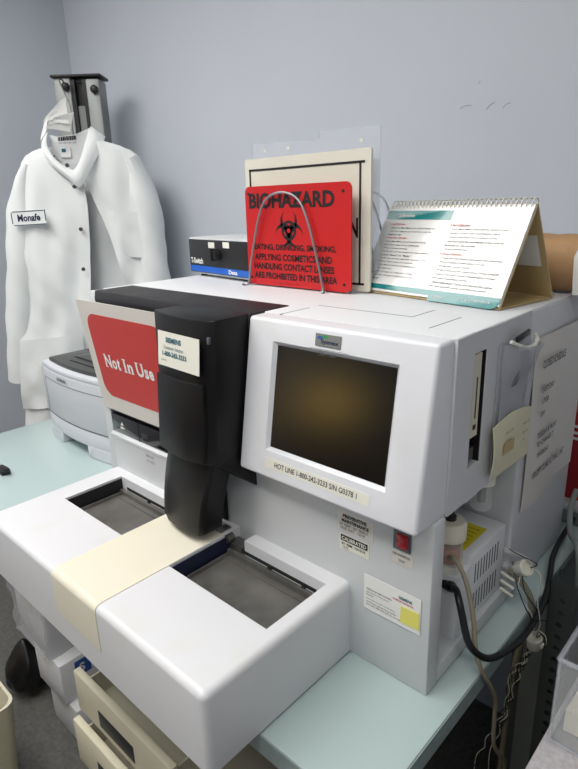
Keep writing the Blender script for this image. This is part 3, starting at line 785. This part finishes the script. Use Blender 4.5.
lc = thing('lab_coat', 'white lab coat with name patch hanging from the corner post', 'coat', (CB2.x, CB2.y, -.40), AN, local=True)
HZ = .40
def samp(P, t):
    n = len(P)-1; f = t*n; i = min(int(f), n-1); k = f-i
    a, b_ = P[i], P[i+1]; return (a[0]+(b_[0]-a[0])*k, a[1]+(b_[1]-a[1])*k)
def dense(P, n=24):
    Q = spline([V((p[0], p[1], 0)) for p in P], 8); L_ = [0]
    for i in range(1, len(Q)): L_.append(L_[-1]+(Q[i]-Q[i-1]).length)
    out = []
    for k in range(n+1):
        t = L_[-1]*k/n; i = max(j for j in range(len(L_)) if L_[j] <= t+1e-9); i = min(i, len(Q)-2)
        f = (t-L_[i])/max(L_[i+1]-L_[i], 1e-9); q = Q[i].lerp(Q[i+1], min(f, 1)); out.append((q.x, q.y))
    return out
def fold(a, z, seed):
    return (.010*math.sin(a*34+seed+z*2.2+1.2*math.sin(z*4))+.006*math.sin(a*61-z*6+seed*2)+.006*math.sin(z*15+a*14+seed+math.sin(a*20))
            +.005*math.sin(z*27-a*36+seed*3+2*math.sin(z*6))+.003*math.sin(z*48+a*52+seed))
def cloth(Lp, Rp, depth, seed, nu=20, nv=40, th=.0022, amp=1, bulge=.0):
    L_, R_ = dense(Lp, nv), dense(Rp, nv); bm = bmesh.new(); G = []
    for j in range(nv+1):
        row = []
        for i in range(nu+1):
            u = i/nu; a = L_[j][0]+(R_[j][0]-L_[j][0])*u; z = L_[j][1]+(R_[j][1]-L_[j][1])*u
            d = depth(u, j/nv) if callable(depth) else depth
            low = min(1, j/nv*2.2+.15)
            row.append(bm.verts.new((a, -d-bulge*math.sin(PI*u)-amp*low*fold(a, z, seed), z+HZ)))
        G.append(row)
    for j in range(nv):
        for i in range(nu): bm.faces.new((G[j][i], G[j+1][i], G[j+1][i+1], G[j][i+1]))
    r_ = bmesh.ops.extrude_face_region(bm, geom=bm.faces[:])
    for v in [q for q in r_['geom'] if isinstance(q, bmesh.types.BMVert)]: v.co.y += th
    bmesh.ops.recalc_face_normals(bm, faces=bm.faces[:])
    return bm
hem = -.30
part('back_panel', cloth([(.02, .93), (-.09, .87), (-.15, .56), (-.2, .17), (-.24, -.12), (-.26, hem)], [(.19, .93), (.33, .86), (.35, .5), (.30, .2), (.25, -.1), (.24, hem)], .0, 1, amp=.8), M['coatin'], lc)
part('front_panel', cloth([(-.02, .915), (-.085, .885), (-.125, .80), (-.155, .60), (-.19, .34), (-.222, .10), (-.25, -.12), (-.27, hem)],
     [(.045, .865), (.085, .838), (.122, .79), (.124, .643), (.102, .421), (.09, .245), (.07, 0), (.05, hem)], lambda u, v: .070+.02*math.sin(PI*min(1, u*1.0))*1, 2, amp=.9), M['coat'], lc)
part('front_panel', cloth([(.185, .93), (.150, .86), (.128, .80), (.18, .64), (.235, .43), (.24, .2), (.22, 0), (.2, hem)],
     [(.205, .935), (.30, .90), (.350, .82), (.365, .66), (.36, .5), (.33, .3), (.28, .1), (.26, hem)], lambda u, v: .066+.016*math.sin(PI*u), 5, amp=.9), M['coat'], lc)
def sleeve(P, ra, rb, seed):
    bm = bmesh.new(); C_ = dense(P, 34); rings = []; seg = 18
    for j, (a, z) in enumerate(C_):
        t = j/34; k = ra(t); ring = []
        for q in range(seg):
            an_ = 2*PI*q/seg; w_ = 1+.05*math.sin(3*an_+j*.5+seed)+.04*math.sin(j*1.1+seed+2*an_)
            ring.append(bm.verts.new((a+k*w_*math.cos(an_), -.045-rb*w_*math.sin(an_), z+HZ+.012*math.cos(an_)*math.cos(an_))))
        rings.append(ring)
    for j in range(34):
        for q in range(seg): bm.faces.new((rings[j][q], rings[j][(q+1) % seg], rings[j+1][(q+1) % seg], rings[j+1][q]))
    bm.faces.new(rings[0]); bm.faces.new(rings[-1]); bmesh.ops.recalc_face_normals(bm, faces=bm.faces[:]); return bm
part('sleeve', sleeve([(-.075, .86), (-.115, .78), (-.152, .62), (-.185, .45), (-.215, .28), (-.242, .12), (-.25, .03)], lambda t: .022+.03*min(1, t*5)-.006*t, .042, 1), M['coat'], lc)
part('sleeve', sleeve([(.302, .872), (.325, .80), (.340, .68), (.347, .55), (.35, .42), (.35, .28), (.345, .15)], lambda t: .022+.03*min(1, t*5)+.0*t, .055, 3), M['coat'], lc)
# collar ribbon
inner = [(.004, .974), (.010, .924), (.036, .879), (.071, .848), (.106, .837), (.133, .877), (.152, .936), (.163, .989)]
outer = [(-.023, .941), (-.012, .891), (.031, .843), (.073, .811), (.120, .778), (.170, .850), (.202, .908), (.210, .952)]
I_, O_ = dense(inner, 30), dense(outer, 30); bm = bmesh.new(); G = []
for j in range(31):
    t = j/30; dd = .035+.075*math.sin(PI*t)**.6; row = []
    for i in range(5):
        u = i/4; a = I_[j][0]+(O_[j][0]-I_[j][0])*u; z = I_[j][1]+(O_[j][1]-I_[j][1])*u
        row.append(bm.verts.new((a, -dd-.012*math.sin(PI*u), z+HZ)))
    G.append(row)
for j in range(30):
    for i in range(4): bm.faces.new((G[j][i], G[j+1][i], G[j+1][i+1], G[j][i+1]))
r_ = bmesh.ops.extrude_face_region(bm, geom=bm.faces[:])
for v in [q for q in r_['geom'] if isinstance(q, bmesh.types.BMVert)]: v.co.y += .004
bmesh.ops.recalc_face_normals(bm, faces=bm.faces[:])
part('collar', bm, M['coat'], lc)
g = MB(); g.prism([(.003, .965+HZ), (.030, .957+HZ), (.10, .962+HZ), (.163, .985+HZ), (.158, .90+HZ), (.11, .83+HZ), (.06, .84+HZ), (.01, .90+HZ)], 'y', -.034, -.028, .001)
nb = part('neck_band', g, M['coatin'], lc)
def lslab(a, z, w, h, y, t=.0008, pts=None, tilt=0):
    x = V((math.cos(tilt), 0, math.sin(tilt))); u = V((-math.sin(tilt), 0, math.cos(tilt)))
    return MB().slab((a, -y, z+HZ), x, u, w, h, t, pts)
g = MB(); rx = 0
random.seed(3)
while rx < .066:
    w_ = random.choice((.002, .0035, .005)); g.slab((.036+rx, -.0352, .941+HZ+rx*.06), FX, FU, w_, .014, .0004); rx += w_+random.choice((.002, .003))
part('barcode', g, M['ink'], nb)
text('care_lettering', [('LAB COAT SIZE L 0231', (.036, -.0352, .932+HZ), FX, FU, .066, .005)], M['ginky'], nb)
cl = part('care_label', lslab(.041, .884, .037, .036, .040), M['paper'], lc, 'small white label in the neck')
part('label_logo', lslab(.046, .902, .015, .012, .0412), M['tealink'], cl, 'dark teal square logo')
g = MB()
for a, z in ((.083, .852), (.099, .779), (.097, .629), (.086, .482)): g.lathe((a, -.112 if z > .7 else -.098, z+HZ), [(.007, .006), (.007, 0), (.004, -.003)], 14, 'y')
part('snap_fastener', g, M['snap'], lc, 'metal snap fasteners')
nmp = part('name_patch', lslab(-.146, .650, .128, .050, .112, .0016, rr(.128, .05, .01), .03), M['coat'], lc, 'name patch with navy border')
g = MB()
for (a, z, w, h) in ((-.140, .6475, .116, .003), (-.141, .6955, .116, .003), (-.1465, .655, .003, .040), (-.0225, .660, .003, .040)):
    g.slab((a, -.1138, z+HZ+(a+.146)*.03), (math.cos(.03), 0, math.sin(.03)), FU, w, h, .0008)
part('patch_border', g, M['thread'], nmp, 'navy embroidered border')
text('patch_lettering', [('Monafe', (-.124, -.1142, .662+HZ), (1, 0, .03), FU, .084, .026, .03)], M['thread'], nmp, 'navy embroidered name')
# chest pocket, lower pocket
part('chest_pocket', cloth([(.20, .672), (.225, .60), (.262, .52)], [(.372, .695), (.372, .60), (.37, .515)], lambda u, v: .079+.016*math.sin(PI*u), 5, nu=12, nv=12, amp=.6), M['coat'], lc)
part('hip_pocket', cloth([(-.205, .21), (-.22, .1), (-.245, -.08)], [(.045, .23), (.035, .1), (.02, -.06)], lambda u, v: .088+.014*math.sin(PI*u), 2, nu=14, nv=14, amp=.7), M['coat'], lc)
# hanger hook
hg = thing('wire_hanger', 'thin wire coat hanger hooked on the post knob above the lab coat', 'hanger', (CB2.x, CB2.y, .90), AN, local=True)
g = MB(); g.tube([(.056, .052, .245), (.053, .040, .257), (.050, .02, .25), (.072, .0, .20), (.088, -.01, .16), (.090, -.02, .10), (.088, -.022, .02)], .0022, 8, 5)
g.tube([(-.05, -.03, -.035), (.088, -.022, .025), (.27, -.03, -.035)], .0022, 8)
part('wire', g, M['rail'], hg)
lt = thing('laundry_tag', 'crumpled white laundry tag tied to the hanger above the coat collar', 'tag', (CB2.x, CB2.y, .95), AN, local=True)
bm = bmesh.new()
def fan(P, d0, d1):
    G = []
    for j in range(5):
        row = []
        for i in range(5):
            u, v = i/4, j/4; a = (P[0][0]*(1-u)+P[1][0]*u)*(1-v)+(P[3][0]*(1-u)+P[2][0]*u)*v; z = (P[0][1]*(1-u)+P[1][1]*u)*(1-v)+(P[3][1]*(1-u)+P[2][1]*u)*v
            row.append(bm.verts.new((a, -(d0+(d1-d0)*u)-.006*math.sin(4*u+5*v), z-.95)))
        G.append(row)
    for j in range(4):
        for i in range(4): bm.faces.new((G[j][i], G[j][i+1], G[j+1][i+1], G[j+1][i]))
fan([(.022, .998), (.104, .990), (.108, 1.075), (.078, 1.055)], .115, .10)
fan([(.030, .975), (.100, .965), (.126, 1.028), (.060, 1.010)], .12, .09)
fan([(.000, .930), (.024, .960), (.045, 1.005), (.020, .995)], .11, .12)
r_ = bmesh.ops.extrude_face_region(bm, geom=bm.faces[:])
for v in [q for q in r_['geom'] if isinstance(q, bmesh.types.BMVert)]: v.co.y += .002
bmesh.ops.recalc_face_normals(bm, faces=bm.faces[:])
part('paper', bm, M['paper'], lt)
text('tag_lettering', [('04 1532', (.055, -.135, .043), (.5, 0, .12), FU, .035, .006), ('WASH 07', (.055, -.135, .058), (.5, 0, .25), FU, .03, .005), ('COAT WHITE', (.045, -.135, .030), (1, 0, .05), FU, .04, .005)], M['ginky'], lt)

# ================================================================== LOOSE THINGS, CABLES
bk = thing('black_clip', 'small black clip lying on the left part of the counter', 'clip', (-1.29, -.09, 0))
g = MB(); g.box(-1.315, -1.262, -.105, -.080, 0, .014, .003); g.box(-1.275, -1.250, -.100, -.085, .010, .022, .003); part('body', g, M['blackm'], bk)

g = MB(); g.tube([(-.055, .105, .128), (-.02, .092, .133), (0.0, .074, .146), (.014, .058, .142), (.024, .052, .122), (.035, .051, .087), (.043, .068, .058), (.050, .105, .028), (.053, .173, .001), (.054, .229, -.012), (.052, .29, -.014), (.048, .345, -.004), (.036, .395, .010), (.022, .45, .018), (.014, .52, .022), (.012, .60, .03)], lambda t: .0085 if t < .10 else .0053, 12, 6)
solo('power_cable', g, M['blk_c'], 'thick black cable looping out of the side bay over the counter edge', 'cable', (.02, .1, .1))
g = MB(); g.tube([(-.020, .088, .185), (-.008, .082, .190), (.006, .080, .175), (.018, .078, .15), (.030, .075, .11), (.040, .07, .06), (.048, .08, .02), (.052, .11, -.03), (.050, .14, -.08), (.048, .15, -.13), (.050, .155, -.19), (.058, .19, -.25), (.052, .215, -.30), (.05, .24, -.38), (.05, .25, -.55)], .0036, 10, 6)
solo('beige_cable', g, M['beige_c'], 'long beige cable hanging from the bottle down past the counter edge', 'cable', (.03, .09, .1))
# white round connectors with wires
def connector(loc, mx, label, wires):
    t = thing('round_connector', label, 'connector', loc)
    T_ = Matrix.Translation(loc) @ mx
    g = MB(); g.lathe((0, 0, 0), [(.011, -.014), (.0125, -.012), (.0125, .004), (.0145, .005), (.0145, .010), (.0125, .012), (.0105, .012), (.0105, .006)], 18, mx=T_)
    g.box(.010, .017, -.004, .004, -.006, .003, .001, mx=T_)
    part('shell', g, M['masking'], t)
    for i, m_ in ((0, 'blk_c'), (1, 'masking')):
        g = MB()
        for w in wires[i]: g.tube(w, .0009, 6, 3)
        part('wire', g, M[m_], t, 'black wires' if i == 0 else 'white wires')
L1, L2 = V((.030, .263, .095)), V((.050, .302, -.072))
connector(L1, Matrix.Rotation(.9, 4, 'Y') @ Matrix.Rotation(.3, 4, 'X'), 'cream round connector nearest the hose fittings of the side bay',
  ([[L1+V((.012, 0, .006)), L1+V((.022, .0, .018)), L1+V((-.01, -.01, .03)), V((.008, .25, .13))], [L1+V((.0, 0, -.01)), V((.036, .265, .05)), V((.052, .285, .01)), V((.056, .30, -.03)), L2+V((.003, 0, .012))], [V((.012, .262, .10)), V((.03, .25, .06)), V((.05, .27, .0)), V((.066, .305, -.02)), V((.06, .325, -.04))]],
   [[L1+V((.01, 0, .008)), L1+V((.015, .0, .02)), V((.014, .255, .125))], [L1+V((-.002, -.002, -.008)), V((.030, .255, .05)), V((.046, .28, .0)), V((.050, .295, -.04)), L2+V((-.003, 0, .012))], [L1+V((.012, .002, .005)), L1+V((.03, .0, .0)), V((.055, .275, .04)), V((.06, .29, -.02)), L2+V((.0, .004, .012))]]))
def strand(ph, pts, amp=.0035):
    P = spline([V(p) for p in pts], 10); out = []
    for i, p in enumerate(P): out.append(p+V((amp*math.cos(i*.9+ph), amp*.5*math.sin(i*.6+ph), amp*math.sin(i*.9+ph)*.4)))
    return out
base = [tuple(L2+V((-.002, 0, -.012))), (.036, .298, -.12), (.020, .29, -.16), (.016, .285, -.24), (.0, .27, -.30), (-.02, .26, -.38), (-.05, .25, -.6)]
base2 = [tuple(L2+V((0, 0, -.012))), (.036, .30, -.13), (.027, .29, -.19), (.020, .28, -.25), (.006, .27, -.34), (-.01, .26, -.6)]
connector(L2, Matrix.Rotation(.15, 4, 'X'), 'cream round connector hanging lower, in front of the perforated rail',
  ([strand(0, base), strand(2, base2), strand(4, base2, .005), [L2+V((.004, 0, .01)), L2+V((.012, 0, .022)), L2+V((.02, -.002, .012)), L2+V((.018, -.002, -.004))]],
   [strand(3, base), strand(5, base2), [L2+V((-.003, 0, .01)), L2+V((.004, 0, .026)), L2+V((.018, .0, .022)), L2+V((.020, 0, .004)), L2+V((.014, 0, -.002))]]))
g = MB(); g.tube([(.006, .262, .085), (.03, .27, .06), (.042, .29, .01), (.030, .30, -.06), (.020, .30, -.16), (.016, .3, -.3), (.012, .3, -.6)], .0058, 10, 6)
solo('drain_hose', g, mat('translucent_hose', (160, 154, 130), .25, alpha=.7, coat=.4), 'translucent yellowish hose dropping from the hose fittings behind the connectors', 'hose', (.02, .28, .05))
g = MB(); g.tube([(.010, .60, .10), (.012, .565, .07), (.030, .52, .040), (.055, .485, .034), (.070, .465, -.05), (.072, .46, -.3)], .006, 10, 6)
solo('grey_hose', g, M['case'], 'grey hose curving down behind the bottom rear corner of the analyzer', 'hose', (.03, .5, .0), group='grey hoses behind the analyzer')
g = MB(); g.tube([(.030, .62, .12), (.034, .585, .07), (.044, .555, .044), (.066, .525, .038), (.088, .50, -.05), (.095, .49, -.3)], .006, 10, 6)
solo('grey_hose', g, M['case'], 'grey hose curving down behind the bottom rear corner of the analyzer', 'hose', (.04, .55, .0), group='grey hoses behind the analyzer')

# perforated rail / rack on the right
rk = thing('perforated_steel_rack', 'dark grey steel rack with a column of round holes in the gap between the counters', 'rack', (.1, .45, -.85))
bm = bmesh.new(); x0, x1, ztop, cell = .047, .087, .018, .0265
n = int((ztop+.85-.02)/cell)
yy = .38; Rh = .0062
for k in range(n):
    zc = ztop-.030-cell*(k+.5); zt, zb_ = zc+cell/2, zc-cell/2; xc = (x0+x1)/2
    ci, sq, bk_ = [], [], []
    for q in range(16):
        a = 2*PI*q/16+PI/4; ca, sa = math.cos(a), math.sin(a)
        ci.append(bm.verts.new((xc+Rh*ca, yy, zc+Rh*sa))); bk_.append(bm.verts.new((xc+Rh*ca, yy+.003, zc+Rh*sa)))
        m_ = max(abs(ca), abs(sa)); sq.append(bm.verts.new((xc+(x1-x0)/2*ca/m_, yy, zc+cell/2*sa/m_)))
    for q in range(16):
        r2 = (q+1) % 16
        bm.faces.new((ci[q], ci[r2], sq[r2], sq[q])); bm.faces.new((ci[r2], ci[q], bk_[q], bk_[r2]))
mb = MB(); mb.bm = bm
mb.slab((x0, yy, ztop-.030), FX, FU, x1-x0, .030, .0008)
mb.box(x0-.003, x0, yy, yy+.04, -.85, ztop, .0005); mb.box(x1, x1+.003, yy, yy+.04, -.85, ztop, .0005)
part('perforated_post', mb, M['steelgrey'], rk)
part('top_rim', MB().box(x0-.003, x0+.003, yy+.04, .80, .0, ztop, .001).box(x0, .50, .795, .80, 0, ztop, .001).box(x1+.003, .5, yy, yy+.004, -.03, ztop, .001), M['steelgrey'], rk)
part('side_plate', MB().box(x0-.0025, x0, yy+.04, .80, -.85, 0, .0005), M['steelgrey'], rk)
part('side_plate', MB().box(.49, .5, yy, .80, -.85, 0), M['steelgrey'], rk)
part('front_plate', MB().box(.006, x0-.004, yy+.004, yy+.008, -.62, -.045, .0008), M['case'], rk, 'plain grey steel plate beside the holes')
part('shelf', MB().box(x0, .5, yy+.045, .79, -.45, -.44), M['dark'], rk)

gc = thing('grey_instrument_case', 'grey green instrument case behind the right rear corner of the analyzer', 'case', (-.02, .7, 0))
part('body', MB().box(-.30, .035, .625, .80, 0, .034, .003), M['case'], gc)
part('lid', MB().box(-.302, .037, .622, .803, .034, .044, .002), M['grey2'], gc)
rc = thing('red_carton', 'red and white carton at the right edge standing on the grey case', 'carton', (-.02, .71, .044))
part('body', MB().box(-.10, .03, .66, .76, .044, .25, .002), mat('dark_red_card', (150, 30, 38), .5), rc)
g = MB()
for z in (.215, .20, .187): g.box(-.1008, .0308, .6592, .7608, z, z+.006)
part('white_stripe', g, M['paper'], rc)

# drawers under the counter
ca = thing('drawer_cabinet', 'cream steel drawer cabinet under the counter below the sample tray', 'cabinet', (-.61, .15, -.85))
part('body', MB().box(-.80, -.425, -.085, .38, -.85, -.255, .003), M['cab'], ca)
part('drawer_gap_shade', MB().box(-.785, -.44, -.088, -.084, -.80, -.27), M['dark'], ca, 'dark sheet standing for the shade behind the open drawers')  # dark sheet on the solid body paints the shade behind the drawers
for z0, z1, yf, hz in ((-.432, -.320, -.185, -.392), (-.572, -.448, -.205, -.525), (-.70, -.585, -.11, -.65), (-.83, -.715, -.11, -.78)):
    d = part('drawer', MB().box(-.802, -.424, yf, yf+.018, z0, z1, .003).box(-.785, -.780, yf+.018, -.085, z0+.02, z1-.03).box(-.446, -.441, yf+.018, -.085, z0+.02, z1-.03).box(-.785, -.441, yf+.018, -.085, z0+.015, z0+.022), M['cab'], ca)
    part('handle', MB().box(-.70, -.56, yf-.0012, yf+.004, hz-.02, hz+.025, .0008), M['handle'], d, 'dark recessed handle')
# boxes below the counter
def carton(name, label, x0, x1, y0, y1, z0, z1, wrap=False, blue=False, m='boxw'):
    t = thing(name, label, 'box', ((x0+x1)/2, (y0+y1)/2, z0))
    part('body', MB().box(x0, x1, y0, y1, z0, z1, .004), M[m], t)
    part('lid_tape', MB().box((x0+x1)/2-.02, (x0+x1)/2+.02, y0-.0006, y1+.0006, z1-.05, z1+.0006), M['masking'], t)
    if wrap:
        bm = bmesh.new(); bmesh.ops.create_cube(bm, size=1); bmesh.ops.subdivide_edges(bm, edges=bm.edges[:], cuts=7, use_grid_fill=True)
        for v in bm.verts:
            k = .006+.009*random.random()
            v.co = V(((x0+x1)/2+v.co.x*(x1-x0+2*k), (y0+y1)/2+v.co.y*(y1-y0+2*k), max(z0+.001, (z0+z1)/2+v.co.z*(z1-z0+2*k))))
        part('plastic_wrap', bm, M['wrap'], t, 'crinkled clear wrap')
    if blue:
        s_ = part('blue_label', MB().slab((x1+.0002, y0+.045, z1-.07), SX, FU, .05, .055, .0006), M['blueink'], t, 'blue label')
        text('label_lettering', [('S', (x1+.0010, y0+.058, z1-.058), SX, FU, .018, .03, .03)], M['paper'], s_)
carton('wrapped_carton', 'white carton in crinkled plastic wrap, topmost of the stack left of the drawers', -1.37, -1.17, -.10, .18, -.57, -.40, wrap=True)
carton('white_carton', 'white carton with a blue label, middle of the stack beside the drawers', -1.29, -1.12, -.10, .18, -.714, -.572, blue=True)
carton('lower_carton', 'white carton at the bottom of the stack beside the drawers', -1.25, -1.075, -.09, .18, -.85, -.716)
bb = thing('black_bag', 'black plastic bag on the floor in the shade under the counter', 'bag', (-1.40, -.10, -.85))
bm = bmesh.new(); bmesh.ops.create_icosphere(bm, subdivisions=4, radius=1)
for v in bm.verts:
    p = v.co.copy(); k = 1+.06*math.sin(7*p.x+5*p.z)+.05*math.sin(11*p.y-6*p.z)
    tz = (p.z+1)/2; v.co = V((-1.42+.085*k*p.x*(1-.7*tz**2), -.09+.08*k*p.y*(1-.7*tz**2), -.848+.20*tz))
part('body', bm, M['bagblk'], bb)
bp = thing('plastic_bag', 'crumpled clear plastic bag on the low shelf at the left under the counter', 'bag', (-1.46, .25, -.5))
bm = bmesh.new(); bmesh.ops.create_icosphere(bm, subdivisions=4, radius=1)
for v in bm.verts:
    p = v.co.copy(); k = 1+.09*math.sin(9*p.x+6*p.z)+.08*math.sin(13*p.y-8*p.z); v.co = V((-1.50+.10*k*p.x, .30+.10*k*p.y, -.50+.12*k*p.z))
part('body', bm, M['wrap'], bp)
sh = thing('low_steel_shelf', 'dark low shelf under the counter carrying the plastic bag', 'shelf', (-1.4, .2, -.85))
part('board', MB().box(-1.60, -1.40, .19, .42, -.65, -.63), M['steelgrey'], sh)
for x in (-1.595, -1.42):
    for y in (.20, .40): part('leg', MB().box(x, x+.015, y, y+.015, -.85, -.64), M['steelgrey'], sh)
wb = thing('cream_waste_bin', 'cream plastic bin at the bottom left corner of the picture', 'bin', (-.99, -.50, -.85))
g = MB(); 
bm = bmesh.new()
def fr_(cx, cy, hx, hy, z, r=.03):
    out = []
    for sx, sy, a0 in ((1, 1, 0), (-1, 1, 90), (-1, -1, 180), (1, -1, 270)):
        for k in range(5):
            a = math.radians(a0+22.5*k); out.append(bm.verts.new((cx+sx*(hx-r)+r*math.cos(a), cy+sy*(hy-r)+r*math.sin(a), z)))
    return out
R_ = [fr_(-1.10, -.42, .12, .14, -.85), fr_(-1.10, -.42, .15, .17, -.45), fr_(-1.10, -.42, .143, .163, -.45), fr_(-1.10, -.42, .114, .134, -.84)]
for i in range(3):
    for k in range(20): bm.faces.new((R_[i][k], R_[i][(k+1) % 20], R_[i+1][(k+1) % 20], R_[i+1][k]))
bm.faces.new(R_[0]); bm.faces.new(R_[3]); bmesh.ops.recalc_face_normals(bm, faces=bm.faces[:])
part('bin_body', bm, M['cab'], wb)
wb.location = (-1.10, -.42, -.85)
for ch in wb.children: ch.data.transform(Matrix.Translation((-(-1.10)+(-.99), -(-.42)+(-.50), 0)))
wb.location = (-1.15, -.43, -.89)

# clear bin on the bench
cb = thing('clear_plastic_bin', 'clear plastic bin of folded white packets on the speckled bench', 'bin', (.30, .17, 0))
x0, x1, y0, y1, h = .160, .44, .045, .30, .135
g = MB(); t = .003
g.box(x0, x1, y0, y0+t, 0, h, .001); g.box(x0, x1, y1-t, y1, 0, h, .001); g.box(x0, x0+t, y0+t, y1-t, 0, h, .001); g.box(x1-t, x1, y0+t, y1-t, 0, h, .001); g.box(x0+t, x1-t, y0+t, y1-t, 0, t)
part('walls', g, M['clear'], cb)
g = MB(); q = .0035
g.tube([(x0, y0, h), (x1, y0, h), (x1, y1, h), (x0, y1, h), (x0, y0, h)], q, 8); part('rim', g, M['acryl'], cb)
g = MB(); g.tube([(x0+.001, y0+.001, .004), (x0+.001, y0+.001, h)], .0025, 8); g.tube([(x0, y0, .003), (x1, y0, .003)], .0025, 8); g.tube([(x0, y0, .003), (x0, y1, .003)], .0025, 8); part('moulded_edge', g, M['acryl'], cb)
random.seed(8)
descr = ['lowest folded cream packet in the clear plastic bin', 'folded cream packet in the middle of the pile in the clear bin', 'uppermost folded white packet in the clear plastic bin']
for k in range(3):
    bm = bmesh.new(); bmesh.ops.create_cube(bm, size=1); bmesh.ops.subdivide_edges(bm, edges=bm.edges[:], cuts=6, use_grid_fill=True)
    mx = Matrix.Translation((.293+.004*k, .166, .023+.040*k)) @ Matrix.Rotation(.07*k-.06, 4, 'Z')
    for v in bm.verts:
        p = v.co; e = 1-.75*max(abs(p.x), abs(p.y))**6*4*.2
        v.co = mx @ V((p.x*.235, p.y*.205, p.z*.036*e+.003*math.sin(p.x*14+k*2)*math.cos(p.y*11+k)))
    mb = MB(); mb.bm = bm
    solo('folded_packet', mb, M['tissue'] if k < 2 else M['boxw'], descr[k], 'packet', (.293, .166, .005+.040*k), group='folded packets in the clear bin')

# ================================================================== LIGHT
def panel(x, y, lx_, ly_, power):
    t = thing('ceiling_light', 'recessed fluorescent ceiling light panel', 'ceiling light', (x, y, 1.84), group='ceiling lights')
    part('frame', MB().box(x-lx_/2-.03, x+lx_/2+.03, y-ly_/2-.03, y+ly_/2+.03, 1.835, 1.85, .003), M['paper'], t)
    part('diffuser', MB().box(x-lx_/2, x+lx_/2, y-ly_/2, y+ly_/2, 1.83, 1.836), M['lamp'], t)
    L_ = bpy.data.lights.new('ceiling_lamp', 'AREA'); L_.shape = 'RECTANGLE'; L_.size = lx_; L_.size_y = ly_; L_.energy = power; L_.color = (1, .985, .955)
    o = bpy.data.objects.new('ceiling_lamp', L_); COL.objects.link(o); o.location = (x, y, 1.825)
panel(-1.5, -.55, 1.2, .6, 13.5)
panel(-.3, -.95, 1.2, .6, 11.5)
panel(-1.5, -2.2, 1.2, .3, 10)
panel(1.3, -1.2, 1.2, .3, 7)
w = bpy.data.worlds.new('World'); SC.world = w; w.use_nodes = True
w.node_tree.nodes['Background'].inputs[0].default_value = (.86, .92, 1, 1); w.node_tree.nodes['Background'].inputs[1].default_value = .17

# cupboard and lamp added out of view to give the screen its warm reflection
wc = thing('added_cupboard', 'unseen brown cupboard added for the dark screen to reflect', 'cupboard', (-1.5, -2.5, -.85))
part('body', MB().box(-2.2, -.9, -2.8, -2.35, -.85, -.02, .006), mat('added_cupboard_wood', (104,80,56), .45, var=.15, vscale=3, stretch=(1,1,8)), wc)
for x in (-2.19, -1.54): part('door', MB().box(x, x+.63, -2.35, -2.33, -.80, -.05, .004), mat('added_cupboard_door_wood', (110,84,58), .4, var=.15, vscale=3, stretch=(1,1,8)), wc)
tl2 = thing('added_glow_lamp', 'unseen glowing lamp added for the warm reflection in the screen', 'lamp', (-2.02, -2.55, -.02))
part('stand', MB().lathe((-2.02, -2.55, 0), [(.08, -.02), (.08, 0), (.015, .02), (.012, .22)], 20), M['metal_dk'], tl2)
part('added_lampshade', MB().lathe((-2.02, -2.55, 0), [(.20, .08), (.13, .30)], 28), mat('added_warm_glow', (255,214,120), .6, emit=((255,210,105), 4.5)), tl2)  # added glow, puts a warm spot in the screen

# ================================================================== CAMERA
cam = bpy.data.cameras.new('camera'); co = bpy.data.objects.new('camera', cam); COL.objects.link(co); SC.camera = co
r_v, u_v, f_v = V((.73410645, .67840305, -.02927484)), V((-.18332089, .23951618, .95342826)), V((-.65382044, .69455115, -.30019583))
mt = Matrix((r_v, u_v, -f_v)).transposed().to_4x4(); mt.translation = V((.3259, -.6201, .7026)); co.matrix_world = mt
cam.sensor_fit = 'VERTICAL'; cam.sensor_height = 36; cam.lens = 579.2/769*36; cam.clip_start = .02
SC.view_settings.view_transform = 'Standard'; SC.view_settings.look = 'None'; SC.view_settings.gamma = 1; SC.view_settings.exposure = 0.0
